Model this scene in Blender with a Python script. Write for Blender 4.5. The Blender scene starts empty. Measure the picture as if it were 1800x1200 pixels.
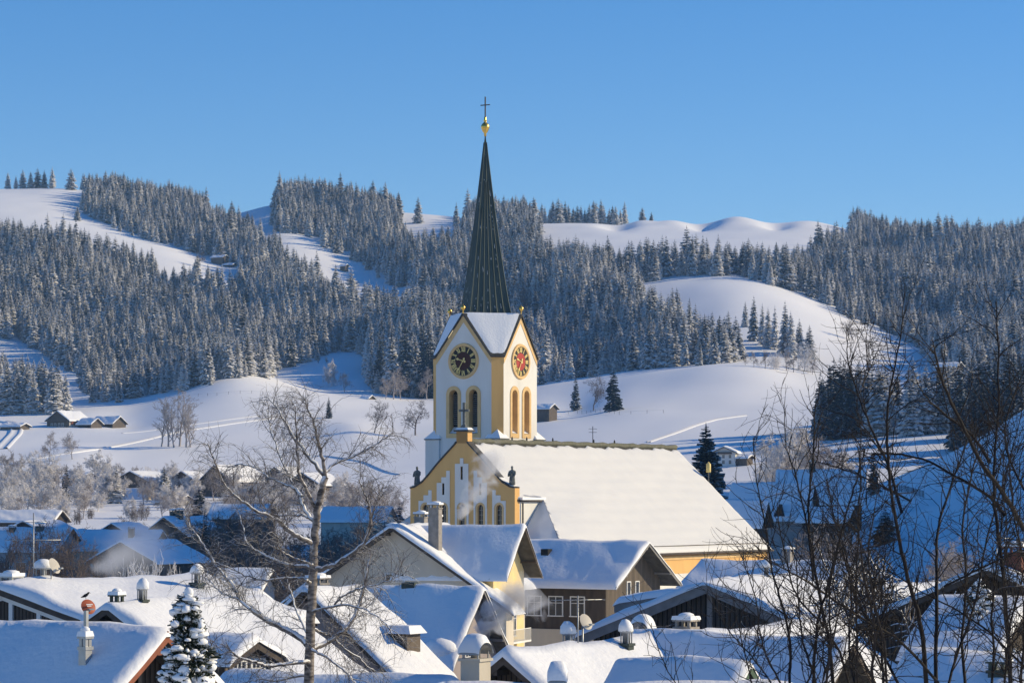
import bpy, math, random
import numpy as np
from mathutils import Vector, Matrix, Euler
from mathutils.geometry import tessellate_polygon

C = bpy.context.scene.collection
scn = bpy.context.scene
R = math.radians
F = 5000.0            # focal length in photo pixels (photo 1800 wide)
HY = 870.0            # eye level in the photo
HAZE = 0.00006

# ------------------------------------------------------------------ camera, sky, sun
cam_d = bpy.data.cameras.new('camera')
cam = bpy.data.objects.new('camera', cam_d); C.objects.link(cam)
cam.location = (0, 0, 0); cam.rotation_euler = (R(90), 0, 0)
cam_d.sensor_width = 36.0; cam_d.lens = 36.0 * F / 1800.0
cam_d.shift_y = (HY - 600.0) / 1800.0
cam_d.clip_start = 0.5; cam_d.clip_end = 30000
scn.camera = cam

SUN_EL, SUN_AZ = 23.5, 80.0          # azimuth clockwise from +Y: the sun stands to the right
world = bpy.data.worlds.new('World'); scn.world = world; world.use_nodes = True
wn = world.node_tree.nodes; wl = world.node_tree.links
bg = wn['Background']; bg.inputs['Strength'].default_value = 0.123
sky = wn.new('ShaderNodeTexSky'); sky.sky_type = 'NISHITA'; sky.sun_disc = False
sky.sun_elevation = R(SUN_EL); sky.sun_rotation = R(SUN_AZ)
sky.altitude = 900; sky.air_density = 1.0; sky.dust_density = 0.05; sky.ozone_density = 3.0
hs = wn.new('ShaderNodeHueSaturation'); hs.inputs['Saturation'].default_value = 1.35
tint = wn.new('ShaderNodeMix'); tint.data_type = 'RGBA'; tint.blend_type = 'MULTIPLY'; tint.inputs[0].default_value = 1.0
tint.inputs[7].default_value = (.90, .94, 1.12, 1)
wl.new(sky.outputs[0], hs.inputs['Color']); wl.new(hs.outputs[0], tint.inputs[6]); wl.new(tint.outputs[2], bg.inputs['Color'])

sd = bpy.data.lights.new('sun', 'SUN'); sd.energy = 5.0; sd.angle = R(0.5); sd.color = (1.0, 0.83, 0.53)
sun = bpy.data.objects.new('sun', sd); C.objects.link(sun)
sdir = Vector((math.cos(R(SUN_EL)) * math.sin(R(SUN_AZ)), math.cos(R(SUN_EL)) * math.cos(R(SUN_AZ)), math.sin(R(SUN_EL))))
sun.rotation_euler = sdir.to_track_quat('Z', 'Y').to_euler(); sun.location = (60, 0, 60)

vs = scn.view_settings
vs.view_transform = 'Standard'; vs.look = 'None'; vs.gamma = 1; vs.exposure = 0.0; vs.use_curve_mapping = False
scn.cycles.max_bounces = 6; scn.cycles.diffuse_bounces = 3; scn.cycles.volume_bounces = 1
scn.cycles.transparent_max_bounces = 8

# ------------------------------------------------------------------ helpers
def P(px, py, D):
    return Vector(((px - 900.0) / F * D, D, (HY - py) / F * D))

def tag(o, label=None, cat=None, group=None, kind=None):
    if label: o['label'] = label
    if cat: o['category'] = cat
    if group: o['group'] = group
    if kind: o['kind'] = kind
    return o

def empty(name, loc, rz=0.0):
    o = bpy.data.objects.new(name, None); C.objects.link(o)
    o.location = loc; o.rotation_euler = (0, 0, rz); o.empty_display_size = 0.5
    return o

def link_mesh(name, me, parent=None, loc=None, rot=None):
    o = bpy.data.objects.new(name, me); C.objects.link(o)
    if parent: o.parent = parent
    if loc is not None: o.location = loc
    if rot is not None: o.rotation_euler = rot
    return o

class MB:
    """Collects shapes and links them as ONE mesh object."""
    def __init__(s): s.v = []; s.f = []; s.m = []; s.sm = []
    def add(s, vs_, fs_, mi=0, smooth=False):
        b = len(s.v); s.v.extend([tuple(q) for q in vs_])
        for f in fs_: s.f.append(tuple(b + i for i in f)); s.m.append(mi); s.sm.append(smooth)
        return s
    def box(s, x0, x1, y0, y1, z0, z1, mi=0):
        return s.add([(x0,y0,z0),(x1,y0,z0),(x1,y1,z0),(x0,y1,z0),(x0,y0,z1),(x1,y0,z1),(x1,y1,z1),(x0,y1,z1)],
                     [(0,3,2,1),(4,5,6,7),(0,1,5,4),(1,2,6,5),(2,3,7,6),(3,0,4,7)], mi)
    def frustum(s, x0, x1, y0, y1, z0, z1, ins, mi=0):
        return s.add([(x0,y0,z0),(x1,y0,z0),(x1,y1,z0),(x0,y1,z0),(x0+ins,y0+ins,z1),(x1-ins,y0+ins,z1),(x1-ins,y1-ins,z1),(x0+ins,y1-ins,z1)],
                     [(0,3,2,1),(4,5,6,7),(0,1,5,4),(1,2,6,5),(2,3,7,6),(3,0,4,7)], mi)
    def extrude(s, pts, vec, mi=0):
        n = len(pts); vec = Vector(vec); a = [Vector(q) for q in pts]; b = [q + vec for q in a]
        fs_ = [tuple(range(n)), tuple(range(2*n-1, n-1, -1))]
        for i in range(n): j = (i+1) % n; fs_.append((i, i+n, j+n, j))
        return s.add(a + b, fs_, mi)
    def bar(s, p0, p1, w, h, mi=0, up=(0,0,1)):
        p0 = Vector(p0); p1 = Vector(p1); d = (p1-p0).normalized(); up = Vector(up)
        if abs(d.dot(up)) > .98: up = Vector((1,0,0))
        a = d.cross(up).normalized()*w/2; b = a.cross(d).normalized()*h/2
        q = [p0-a-b, p0+a-b, p0+a+b, p0-a+b]
        return s.extrude(q, p1-p0, mi)
    def tube(s, pts, rad, n=6, mi=0, caps=True, smooth=True):
        pts = [Vector(q) for q in pts]
        if not hasattr(rad, '__len__'): rad = [rad]*len(pts)
        vs_ = []; u = None
        for i, q in enumerate(pts):
            d = (pts[min(i+1, len(pts)-1)] - pts[max(i-1, 0)])
            d = d.normalized() if d.length > 1e-9 else Vector((0,0,1))
            if u is None: u = d.orthogonal().normalized()
            else:
                u = u - d*u.dot(d); u = u.normalized() if u.length > 1e-6 else d.orthogonal().normalized()
            w = d.cross(u)
            for k in range(n):
                a = 2*math.pi*k/n; vs_.append(q + (u*math.cos(a) + w*math.sin(a))*rad[i])
        fs_ = []
        for i in range(len(pts)-1):
            for k in range(n): fs_.append((i*n+k, i*n+(k+1)%n, (i+1)*n+(k+1)%n, (i+1)*n+k))
        if caps: fs_.append(tuple(range(n-1,-1,-1))); fs_.append(tuple((len(pts)-1)*n+k for k in range(n)))
        return s.add(vs_, fs_, mi, smooth)
    def lathe(s, prof, c=(0,0,0), n=16, sx=1, sy=1, mi=0, smooth=True):
        c = Vector(c); vs_ = []; fs_ = []
        for r, z in prof:
            for k in range(n):
                a = 2*math.pi*k/n; vs_.append((c.x + r*sx*math.cos(a), c.y + r*sy*math.sin(a), c.z + z))
        for i in range(len(prof)-1):
            for k in range(n): fs_.append((i*n+k, i*n+(k+1)%n, (i+1)*n+(k+1)%n, (i+1)*n+k))
        fs_.append(tuple(range(n-1,-1,-1))); fs_.append(tuple((len(prof)-1)*n+k for k in range(n)))
        return s.add(vs_, fs_, mi, smooth)
    def blob(s, c, rx, ry, rz, seed=0, amp=.15, n=10, mi=0, zmin=-1.0):
        rg = random.Random(seed); c = Vector(c); vs_ = []; fs_ = []; m = 6
        ph = [rg.uniform(0, 6.28) for _ in range(6)]
        for i in range(m+1):
            th = math.pi*i/m
            for k in range(n):
                a = 2*math.pi*k/n; x = math.sin(th)*math.cos(a); y = math.sin(th)*math.sin(a); z = max(zmin, math.cos(th))
                q = 1 + amp*(math.sin(3*x+ph[0])+math.sin(4*y+ph[1])+math.sin(3*z+ph[2]))/2
                vs_.append((c.x+rx*x*q, c.y+ry*y*q, c.z+rz*z*q))
        for i in range(m):
            for k in range(n): fs_.append((i*n+k, (i+1)*n+k, (i+1)*n+(k+1)%n, i*n+(k+1)%n))
        return s.add(vs_, fs_, mi, True)
    def sheet(s, g, mi=0, smooth=True):
        """grid of points g[i][j]"""
        ni = len(g); nj = len(g[0]); vs_ = [q for r in g for q in r]
        return s.add(vs_, [(i*nj+j, (i+1)*nj+j, (i+1)*nj+j+1, i*nj+j+1) for i in range(ni-1) for j in range(nj-1)], mi, smooth)
    def holed(s, outer, holes, fn, mi=0):
        """flat wall with holes; fn maps (x, z) to 3-D"""
        polys = [[Vector((a, b, 0)) for a, b in pl] for pl in [outer]+holes]
        flat = [q for pl in polys for q in pl]
        return s.add([fn(q.x, q.y) for q in flat], [tuple(t) for t in tessellate_polygon(polys)], mi)
    def mesh(s, name, mats):
        me = bpy.data.meshes.new(name); me.from_pydata(s.v, [], s.f)
        for m in (mats if isinstance(mats, (list, tuple)) else [mats]): me.materials.append(m)
        me.polygons.foreach_set('material_index', s.m); me.polygons.foreach_set('use_smooth', s.sm)
        me.update(); return me
    def build(s, name, mats, parent=None, loc=None, rot=None):
        return link_mesh(name, s.mesh(name, mats), parent, loc, rot)

def fast_mesh(name, v, quads, mat, attr=None, smooth=False):
    v = np.asarray(v, np.float32); q = np.asarray(quads, np.int32); k = q.shape[1]
    me = bpy.data.meshes.new(name)
    me.vertices.add(len(v)); me.vertices.foreach_set('co', v.ravel())
    me.loops.add(q.size); me.loops.foreach_set('vertex_index', q.ravel())
    me.polygons.add(len(q)); me.polygons.foreach_set('loop_start', np.arange(0, q.size, k, dtype=np.int32))
    me.polygons.foreach_set('loop_total', np.full(len(q), k, np.int32))
    if smooth: me.polygons.foreach_set('use_smooth', np.ones(len(q), bool))
    if attr:
        for nm, dat in attr.items():
            a = me.attributes.new(nm, 'FLOAT', 'POINT'); a.data.foreach_set('value', np.asarray(dat, np.float32))
    me.update(calc_edges=True); me.validate()
    me.materials.append(mat)
    return me

def tubes_mesh(name, lines, mat, sides=4):
    """many tapered tubes as one mesh; lines = list of (points Nx3, radii N[, sides])"""
    V = []; Q = []; b = 0
    for ln in lines:
        p = np.asarray(ln[0], float); r = np.asarray(ln[1], float); n = len(p); k = ln[2] if len(ln) > 2 else sides
        t = np.gradient(p, axis=0); t /= (np.linalg.norm(t, axis=1, keepdims=True) + 1e-9)
        ref = np.array([0.3, 0.9, 0.2]) if abs(t[0, 2]) > .8 else np.array([0, 0, 1.0])
        u = np.cross(t, ref); u /= (np.linalg.norm(u, axis=1, keepdims=True) + 1e-9); w = np.cross(t, u)
        a = 2*np.pi*np.arange(k)/k
        ring = p[:, None, :] + r[:, None, None]*(np.cos(a)[None, :, None]*u[:, None, :] + np.sin(a)[None, :, None]*w[:, None, :])
        V.append(ring.reshape(-1, 3))
        i = np.arange(n-1)[:, None]*k; j = np.arange(k)[None, :]; j2 = (j+1) % k
        Q.append((np.stack([i+j, i+j2, i+k+j2, i+k+j], -1).reshape(-1, 4)) + b); b += n*k
    return fast_mesh(name, np.concatenate(V), np.concatenate(Q), mat, smooth=True)

# ------------------------------------------------------------------ materials
def mat(name, col, rough=.7, var=.12, scale=1.5, bump=0.0, bscale=6.0, metal=0.0, spec=.3, col2=None, stretch=None, detail=6):
    m = bpy.data.materials.new(name); m.use_nodes = True; nt = m.node_tree; n = nt.nodes; l = nt.links
    b = n['Principled BSDF']; b.inputs['Roughness'].default_value = rough; b.inputs['Metallic'].default_value = metal
    b.inputs['Specular IOR Level'].default_value = spec
    tc = n.new('ShaderNodeTexCoord'); mp = n.new('ShaderNodeMapping'); l.new(tc.outputs['Object'], mp.inputs['Vector'])
    if stretch: mp.inputs['Scale'].default_value = stretch
    nz = n.new('ShaderNodeTexNoise'); nz.inputs['Scale'].default_value = scale; nz.inputs['Detail'].default_value = detail
    l.new(mp.outputs[0], nz.inputs['Vector'])
    mx = n.new('ShaderNodeMix'); mx.data_type = 'RGBA'
    c2 = col2 or tuple(max(0, c*(1-var)) for c in col); c1 = col if col2 else tuple(min(.95, c*(1+var)) for c in col)
    mx.inputs[6].default_value = (*c1, 1); mx.inputs[7].default_value = (*c2, 1)
    rp = n.new('ShaderNodeMapRange'); rp.inputs[1].default_value = .35; rp.inputs[2].default_value = .65
    l.new(nz.outputs['Fac'], rp.inputs[0]); l.new(rp.outputs[0], mx.inputs[0]); l.new(mx.outputs[2], b.inputs['Base Color'])
    if bump:
        n2 = n.new('ShaderNodeTexNoise'); n2.inputs['Scale'].default_value = bscale; n2.inputs['Detail'].default_value = 5
        l.new(mp.outputs[0], n2.inputs['Vector'])
        bp = n.new('ShaderNodeBump'); bp.inputs['Strength'].default_value = bump; bp.inputs['Distance'].default_value = .1
        l.new(n2.outputs['Fac'], bp.inputs['Height']); l.new(bp.outputs[0], b.inputs['Normal'])
    return m

def wave_bump(m, axis='X', scale=5.0, strength=.6, dist=.05, dark=None):
    """vertical boards / rows: a saw wave in the bump, with thin dark gaps"""
    nt = m.node_tree; n = nt.nodes; l = nt.links; b = n['Principled BSDF']
    tc = n.new('ShaderNodeTexCoord'); w = n.new('ShaderNodeTexWave'); w.bands_direction = axis; w.wave_profile = 'SIN'
    w.inputs['Scale'].default_value = scale; w.inputs['Distortion'].default_value = 0.0
    l.new(tc.outputs['Object'], w.inputs['Vector'])
    bp = n.new('ShaderNodeBump'); bp.inputs['Strength'].default_value = strength; bp.inputs['Distance'].default_value = dist
    l.new(w.outputs['Fac'], bp.inputs['Height'])
    if b.inputs['Normal'].is_linked: l.new(b.inputs['Normal'].links[0].from_socket, bp.inputs['Normal'])
    l.new(bp.outputs[0], b.inputs['Normal'])
    if dark is not None:
        src = b.inputs['Base Color'].links[0].from_socket
        mx = n.new('ShaderNodeMix'); mx.data_type = 'RGBA'; mx.inputs[7].default_value = (*dark, 1)
        mr = n.new('ShaderNodeMapRange'); mr.inputs[1].default_value = .25; mr.inputs[2].default_value = .1
        l.new(w.outputs['Fac'], mr.inputs[0]); l.new(mr.outputs[0], mx.inputs[0]); l.new(src, mx.inputs[6]); l.new(mx.outputs[2], b.inputs['Base Color'])
    return m

def snowy(name, col, col2, lo=.25, hi=.5, nscale=6.0, rough=.85, vert=None):
    """bark / twigs with fallen snow lying on whatever faces up"""
    m = mat(name, col, rough, scale=nscale, col2=col2, stretch=vert)
    nt = m.node_tree; n = nt.nodes; l = nt.links; b = n['Principled BSDF']
    g = n.new('ShaderNodeNewGeometry'); sx = n.new('ShaderNodeSeparateXYZ'); l.new(g.outputs['Normal'], sx.inputs[0])
    nz = n.new('ShaderNodeTexNoise'); nz.inputs['Scale'].default_value = 2.2; nz.inputs['Detail'].default_value = 4
    ad = n.new('ShaderNodeMath'); ad.operation = 'MULTIPLY_ADD'; ad.inputs[1].default_value = .9; l.new(nz.outputs['Fac'], ad.inputs[0]); l.new(sx.outputs[2], ad.inputs[2])
    mr = n.new('ShaderNodeMapRange'); mr.inputs[1].default_value = lo+.45; mr.inputs[2].default_value = hi+.45; l.new(ad.outputs[0], mr.inputs[0])
    mx = n.new('ShaderNodeMix'); mx.data_type = 'RGBA'; mx.inputs[7].default_value = (.84,.85,.87,1)
    src = b.inputs['Base Color'].links[0].from_socket
    l.new(mr.outputs[0], mx.inputs[0]); l.new(src, mx.inputs[6]); l.new(mx.outputs[2], b.inputs['Base Color'])
    return m

def frost_mat(name, dark, dark2, white, bias=0.0):
    """needles: frost and snow lie where the mesh attribute says (branch tips and tops)"""
    m = bpy.data.materials.new(name); m.use_nodes = True; nt = m.node_tree; n = nt.nodes; l = nt.links
    b = n['Principled BSDF']; b.inputs['Roughness'].default_value = .8; b.inputs['Specular IOR Level'].default_value = .1
    at = n.new('ShaderNodeAttribute'); at.attribute_name = 'frost'
    oi = n.new('ShaderNodeObjectInfo')
    ma = n.new('ShaderNodeMath'); ma.operation = 'MULTIPLY_ADD'; ma.inputs[1].default_value = .35; ma.inputs[2].default_value = -.17 + bias
    l.new(oi.outputs['Random'], ma.inputs[0])
    ad = n.new('ShaderNodeMath'); ad.operation = 'ADD'; l.new(at.outputs['Fac'], ad.inputs[0]); l.new(ma.outputs[0], ad.inputs[1])
    mr = n.new('ShaderNodeMapRange'); mr.inputs[1].default_value = .38; mr.inputs[2].default_value = .74; l.new(ad.outputs[0], mr.inputs[0])
    dk = n.new('ShaderNodeMix'); dk.data_type = 'RGBA'; dk.inputs[6].default_value = (*dark,1); dk.inputs[7].default_value = (*dark2,1); l.new(oi.outputs['Random'], dk.inputs[0])
    mx = n.new('ShaderNodeMix'); mx.data_type = 'RGBA'; mx.inputs[7].default_value = (*white,1)
    l.new(mr.outputs[0], mx.inputs[0]); l.new(dk.outputs[2], mx.inputs[6]); l.new(mx.outputs[2], b.inputs['Base Color'])
    return m

M = {}
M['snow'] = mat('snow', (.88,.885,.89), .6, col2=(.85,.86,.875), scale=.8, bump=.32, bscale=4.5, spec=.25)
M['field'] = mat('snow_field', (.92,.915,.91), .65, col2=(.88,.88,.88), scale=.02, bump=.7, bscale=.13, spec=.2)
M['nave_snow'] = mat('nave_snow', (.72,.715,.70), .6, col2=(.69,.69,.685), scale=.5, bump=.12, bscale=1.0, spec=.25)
M['yellow'] = mat('ochre_plaster', (.76,.455,.165), .85, col2=(.68,.40,.145), scale=.6, bump=.08, bscale=20, stretch=(1,1,.25))
M['ochre_trim'] = mat('ochre_trim', (.70,.47,.22), .85, var=.08, scale=1.2)
M['white'] = mat('white_plaster', (.76,.74,.69), .85, col2=(.68,.655,.60), scale=.55, bump=.08, bscale=18, stretch=(1,1,.22))
M['cream'] = mat('cream_plaster', (.60,.54,.44), .9, col2=(.50,.45,.37), scale=.5, bump=.1, bscale=15, stretch=(1,1,.3))
M['pale_yellow'] = mat('pale_yellow_plaster', (.70,.55,.27), .9, var=.07, scale=.6, bump=.05, bscale=15)
M['grey_plaster'] = mat('grey_plaster', (.38,.36,.35), .9, var=.12, scale=.5, bump=.08, bscale=12)
M['pinkgrey'] = mat('taupe_plaster', (.30,.26,.25), .9, var=.12, scale=.5, bump=.08, bscale=12)
M['copper'] = mat('dark_green_copper', (.045,.066,.058), .5, col2=(.075,.095,.083), scale=.9, metal=.25, spec=.4, stretch=(1,1,.25))
M['darkroof'] = mat('dark_roof', (.06,.058,.055), .8, var=.25, scale=2)
M['moss'] = mat('mossy_ridge_tiles', (.12,.125,.085), .9, col2=(.17,.16,.12), scale=3, bump=.5, bscale=5)
M['gold'] = mat('gilding', (.80,.52,.12), .3, var=.1, metal=.85, spec=.5)
M['gold_paint'] = mat('gold_paint', (.78,.60,.22), .5, var=.05)
M['clockred'] = mat('clock_red', (.40,.040,.030), .6, var=.06)
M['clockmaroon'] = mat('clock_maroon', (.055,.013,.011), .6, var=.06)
M['black'] = mat('black_dial', (.015,.014,.014), .5, var=.1)
M['dark'] = mat('dark_interior', (.012,.012,.014), .8, var=.1)
M['louvre'] = mat('louvre_wood', (.26,.25,.24), .8, var=.2, scale=4)
M['glass'] = mat('window_glass', (.03,.035,.045), .12, var=.2, scale=.6, spec=.6)
M['stone'] = mat('weathered_stone', (.17,.18,.17), .9, col2=(.10,.105,.10), scale=5, bump=.4, bscale=12)
M['wood'] = wave_bump(mat('dark_brown_boards', (.085,.066,.052), .8, col2=(.055,.044,.037), scale=2.5, stretch=(1,1,.2)), 'X', 1.6, .6, .05, (.012,.01,.009))
M['woodgrey'] = wave_bump(mat('weathered_boards', (.17,.135,.105), .85, col2=(.11,.09,.07), scale=2.5, stretch=(1,1,.2)), 'X', 1.4, .6, .05, (.03,.025,.02))
M['slats'] = wave_bump(mat('grey_slats', (.085,.075,.068), .85, col2=(.055,.05,.046), scale=2.5, stretch=(1,1,.2)), 'X', 1.15, .9, .08, (.008,.008,.008))
M['fascia'] = mat('brown_fascia', (.075,.06,.05), .8, var=.2, scale=3)
M['fascia_grey'] = mat('grey_fascia', (.22,.21,.20), .8, var=.12, scale=2)
M['fascia_red'] = mat('red_brown_fascia', (.26,.085,.045), .7, var=.15, scale=3)
M['fascia_green'] = mat('green_fascia', (.07,.12,.08), .7, var=.15, scale=3)
M['frame'] = mat('white_frame', (.72,.72,.70), .6, var=.04)
M['brick'] = mat('chimney_render', (.33,.30,.27), .9, col2=(.24,.22,.20), scale=3, bump=.3, bscale=10)
M['redbrick'] = mat('red_brick', (.22,.085,.055), .9, col2=(.15,.06,.045), scale=6, bump=.4, bscale=14)
M['cladding'] = mat('dark_chimney_cladding', (.05,.065,.055), .6, var=.25, scale=2)
M['metal'] = mat('galvanised_metal', (.35,.36,.37), .45, var=.12, metal=.6, scale=3)
M['dish'] = mat('beige_dish', (.50,.46,.40), .6, var=.06)
M['dishred'] = mat('red_dish', (.42,.11,.055), .6, col2=(.36,.085,.045), scale=6)
M['crow'] = mat('black_feathers', (.01,.01,.012), .6, var=.2, scale=20)
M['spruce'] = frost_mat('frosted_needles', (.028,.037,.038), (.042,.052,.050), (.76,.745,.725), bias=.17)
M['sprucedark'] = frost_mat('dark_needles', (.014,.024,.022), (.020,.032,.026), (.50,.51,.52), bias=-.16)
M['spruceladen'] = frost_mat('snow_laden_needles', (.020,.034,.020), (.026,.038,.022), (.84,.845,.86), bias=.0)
M['trunk'] = mat('spruce_bark', (.06,.048,.04), .9, var=.3, scale=5)
M['twig'] = mat('frosted_twigs', (.44,.40,.385), .9, col2=(.25,.21,.195), scale=.25)
M['twigwhite'] = mat('hoar_frosted_twigs', (.80,.77,.75), .9, col2=(.62,.59,.58), scale=.25)
M['twigbrown'] = mat('bare_twigs', (.17,.135,.12), .9, col2=(.10,.08,.072), scale=.3)
M['birch'] = snowy('birch_bark', (.30,.265,.24), (.05,.042,.04), .10, .30, 5.0, vert=(1,1,2.5))
M['birchtwig'] = snowy('birch_twigs', (.12,.10,.09), (.075,.062,.056), .55, .75, 3.0)
M['nearbark'] = snowy('dark_bark', (.022,.017,.016), (.012,.010,.010), .93, 1.10, 8.0)
# ------------------------------------------------------------------ the ground: one sheet from the camera's slope to beyond the ridge
KD = [950,1050,1150,1250,1350,1450,1550,1650,1750,1850,1950,2050,2150,2250,2400]
COLS = {
 -200:[860,830,798,755,722,695,655,610,560,515,470,425,385,355,330],
    0:[860,828,795,752,722,700,660,612,560,512,468,425,385,352,332],
  100:[860,830,795,752,720,698,663,615,562,515,470,428,395,362,326],
  200:[860,832,795,750,712,688,662,618,565,518,475,435,408,385,338],
  300:[858,832,792,746,704,674,660,620,570,525,482,450,430,405,352],
  400:[856,835,792,744,698,660,668,632,585,540,500,478,462,430,385],
  480:[856,836,790,743,698,668,660,625,585,545,505,470,430,395,348],
  560:[856,836,790,745,702,680,645,622,590,550,515,480,440,405,362],
  640:[852,832,787,747,712,692,650,615,590,555,525,495,460,420,370],
  720:[850,826,784,748,720,702,665,615,585,555,530,500,460,410,373],
  800:[848,822,780,746,720,700,640,600,570,545,515,480,440,405,380],
  880:[842,812,774,744,716,680,620,580,545,515,485,455,430,410,392],
  960:[834,802,762,728,702,668,610,565,525,490,462,440,425,408,389],
 1060:[826,796,752,715,680,656,605,555,515,480,455,438,422,405,390],
 1130:[820,792,746,708,666,648,600,550,500,478,455,438,422,405,389],
 1200:[816,788,742,706,658,644,590,535,490,475,452,438,422,408,391],
 1280:[812,786,740,705,654,636,575,520,480,476,452,436,420,406,387],
 1360:[804,782,739,706,658,634,578,530,495,488,458,438,420,406,390],
 1430:[796,776,738,708,672,642,590,552,525,508,470,440,420,408,393],
 1500:[786,768,736,706,676,648,610,580,550,525,480,450,428,418,404],
 1570:[780,760,730,700,674,652,622,598,570,535,490,460,440,430,424],
 1650:[775,752,724,695,670,648,626,600,570,535,495,465,450,445,442],
 1720:[772,747,718,690,664,643,617,590,560,530,492,465,450,445,441],
 1800:[770,742,713,685,658,638,614,585,555,525,490,462,448,440,435],
 2050:[765,737,708,680,653,632,608,578,550,520,488,462,448,440,432],
}
NEAR = [(2,-1.7),(12,-4.5),(25,-8),(40,-11),(60,-13.5),(90,-15.5),(150,-16.8),(300,-17.2),(450,-16.5),(600,-14.0),(700,-10.5),(800,-5.6),(870,-2.4)]
FAR = [(2550,8),(2900,-6),(3600,-40),(4500,-80)]
def inpoly(x, y, poly):
    c = np.zeros(np.shape(x), bool); n = len(poly)
    for i in range(n):
        x0, y0 = poly[i]; x1, y1 = poly[i-1]
        if y0 == y1: continue
        c ^= ((y0 > y) != (y1 > y)) & (x < (x1-x0)*(y-y0)/(y1-y0)+x0)
    return c
# wooded parts of the hillside, outlined by where the trees stand
WOODS = [
 [(150,345),(250,338),(330,358),(385,395),(440,420),(492,455),(440,505),(430,470),(330,440),(250,418),(185,394),(150,375)],
 [(-260,425),(0,425),(130,445),(280,482),(400,522),(440,500),(492,455),(560,530),(640,557),(720,557),(800,560),(800,692),(760,697),(700,694),(655,688),(640,622),(600,612),(480,655),(300,690),(130,714),(120,738),(50,738),(-260,760)],
 [(485,348),(560,355),(640,365),(698,372),(702,400),(720,430),(740,500),(700,505),(640,470),(600,446),(545,414),(487,408)],
 [(720,500),(735,440),(765,442),(800,445),(830,378),(880,392),(935,396),(960,470),(1130,482),(1290,478),(1400,472),(1490,430),(1500,404),(1560,420),(1650,440),(1800,432),(2150,436),(2150,700),(1800,720),(1640,645),(1610,605),(1510,565),(1410,515),(1290,482),(1180,484),(1100,505),(1150,565),(1210,598),(1275,615),(1302,632),(1200,642),(1060,657),(945,674),(800,692),(800,560)],
]
OPEN = [[(-40,590),(0,596),(60,608),(148,668),(158,716),(128,728),(90,716),(60,694),(0,676),(-40,672)]]
gu = np.concatenate([np.arange(-3600,-240,120), np.arange(-240,2050,11), np.arange(2050,5600,110)]).astype(float)
gD = np.concatenate([np.exp(np.linspace(math.log(2.5), math.log(800), 170))[:-1], np.arange(800,2620,8.0), np.exp(np.linspace(math.log(2620), math.log(4500), 24))])
ck = np.array(sorted(COLS)); tab = []
for k in ck:
    ds = [d for d, z in NEAR] + KD; zs = [z for d, z in NEAR] + [(HY-y)/F*d for d, y in zip(KD, COLS[k])]
    zc = zs[-1]; ds += [d for d, _ in FAR]; zs += [zc + dz for _, dz in FAR]
    tab.append(np.interp(gD, ds, zs))
tab = np.array(tab)
cu = np.clip(gu, ck[0], ck[-1]); ZG = np.empty((len(gu), len(gD)))
for j in range(len(gD)): ZG[:, j] = np.interp(cu, ck, tab[:, j])
def blur(a, s, ax):
    k = np.exp(-.5*(np.arange(-3*s, 3*s+1)/s)**2); k /= k.sum(); n = len(k)//2
    pad = [(0,0),(0,0)]; pad[ax] = (n, n); b = np.pad(a, pad, mode='edge')
    return np.apply_along_axis(lambda q: np.convolve(q, k, 'valid'), ax, b)
ZG = blur(blur(ZG, 3, 0), 3, 1)
GX = (gu[:, None]-900)/F*gD[None, :]; GY = np.broadcast_to(gD[None, :], GX.shape)
def sstep(a, b, x): t = np.clip((x-a)/(b-a), 0, 1); return t*t*(3-2*t)
def hill(X, Y):
    """the steep slope right of the village that keeps the valley floor in its shadow"""
    s = np.where(X < 75, 16*np.clip((X-24)/51, 0, 1)**1.15, 16 + 200*sstep(75, 400, X))
    s = s + 20*np.clip((X-75)/60, 0, 1)*(1-np.clip((X-135)/150, 0, 1))
    ye = 590 + 110*sstep(110, 230, X)
    return s*sstep(352, 460, Y)*(1-sstep(ye, ye+110, Y))
rgn = np.random.RandomState(5)
def fbm(X, Y, s):
    z = 0
    for o in range(4):
        for q in range(3):
            a = rgn.uniform(0, 6.28); f = (2**o)/s*rgn.uniform(.7, 1.3); ph = rgn.uniform(0, 6.28)
            z = z + np.sin((X*math.cos(a)+Y*math.sin(a))*f + ph)/(2**o)
    return z/4
ZG = ZG + hill(GX, GY) + fbm(GX, GY, 45.0)*np.interp(GY, [0,500,900,1500,2500], [0,.15,1.2,1.8,2.0])
rw = np.random.RandomState(21); gl = 0
for wl_, am, kk in ((21, 3.6, .30), (29, 4.6, -.22), (37, 4.0, .12), (15, 1.6, .5)):
    gl = gl + am*np.sin((GX + kk*GY)/wl_ + 1.4*np.sin(GY/(wl_*5.2) + wl_) + rw.uniform(0, 6.28))
from_px = HY - ZG/GY*F
WM = np.zeros_like(ZG)
for w in WOODS: WM = np.maximum(WM, inpoly(np.broadcast_to(gu[:, None], ZG.shape), from_px, w)*(GY > 1380))
for w in OPEN: WM = np.where(inpoly(np.broadcast_to(gu[:, None], ZG.shape), from_px, w), 0, WM)
WM = np.clip(blur(blur(WM.astype(float), 5, 0), 5, 1)*2-1, 0, 1)
ZG = ZG + WM*(gl + 14*np.exp(-((gu[:, None]-735)/55)**2-((gD[None, :]-1560)/130)**2) + 9*np.exp(-((gu[:, None]-1010)/50)**2-((gD[None, :]-1700)/90)**2))
for px0, d0, w, dd, hh in ((405,1405,85,80,6),(560,1480,60,60,-4),(230,1300,60,70,-3),(1290,1335,110,60,4),(1010,1290,50,70,-3),(620,1210,50,60,2.5),(130,1110,60,50,2),(1130,2415,22,60,3),(1180,2400,30,70,3),(1297,2400,40,80,5.5),(1425,2405,50,80,3.5),(1235,2330,24,60,-6),(1085,2330,26,60,-6),(1365,2320,24,60,-5)):
    ZG = ZG + hh*np.exp(-((gu[:, None]-px0)/w)**2-((gD[None, :]-d0)/dd)**2)
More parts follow.
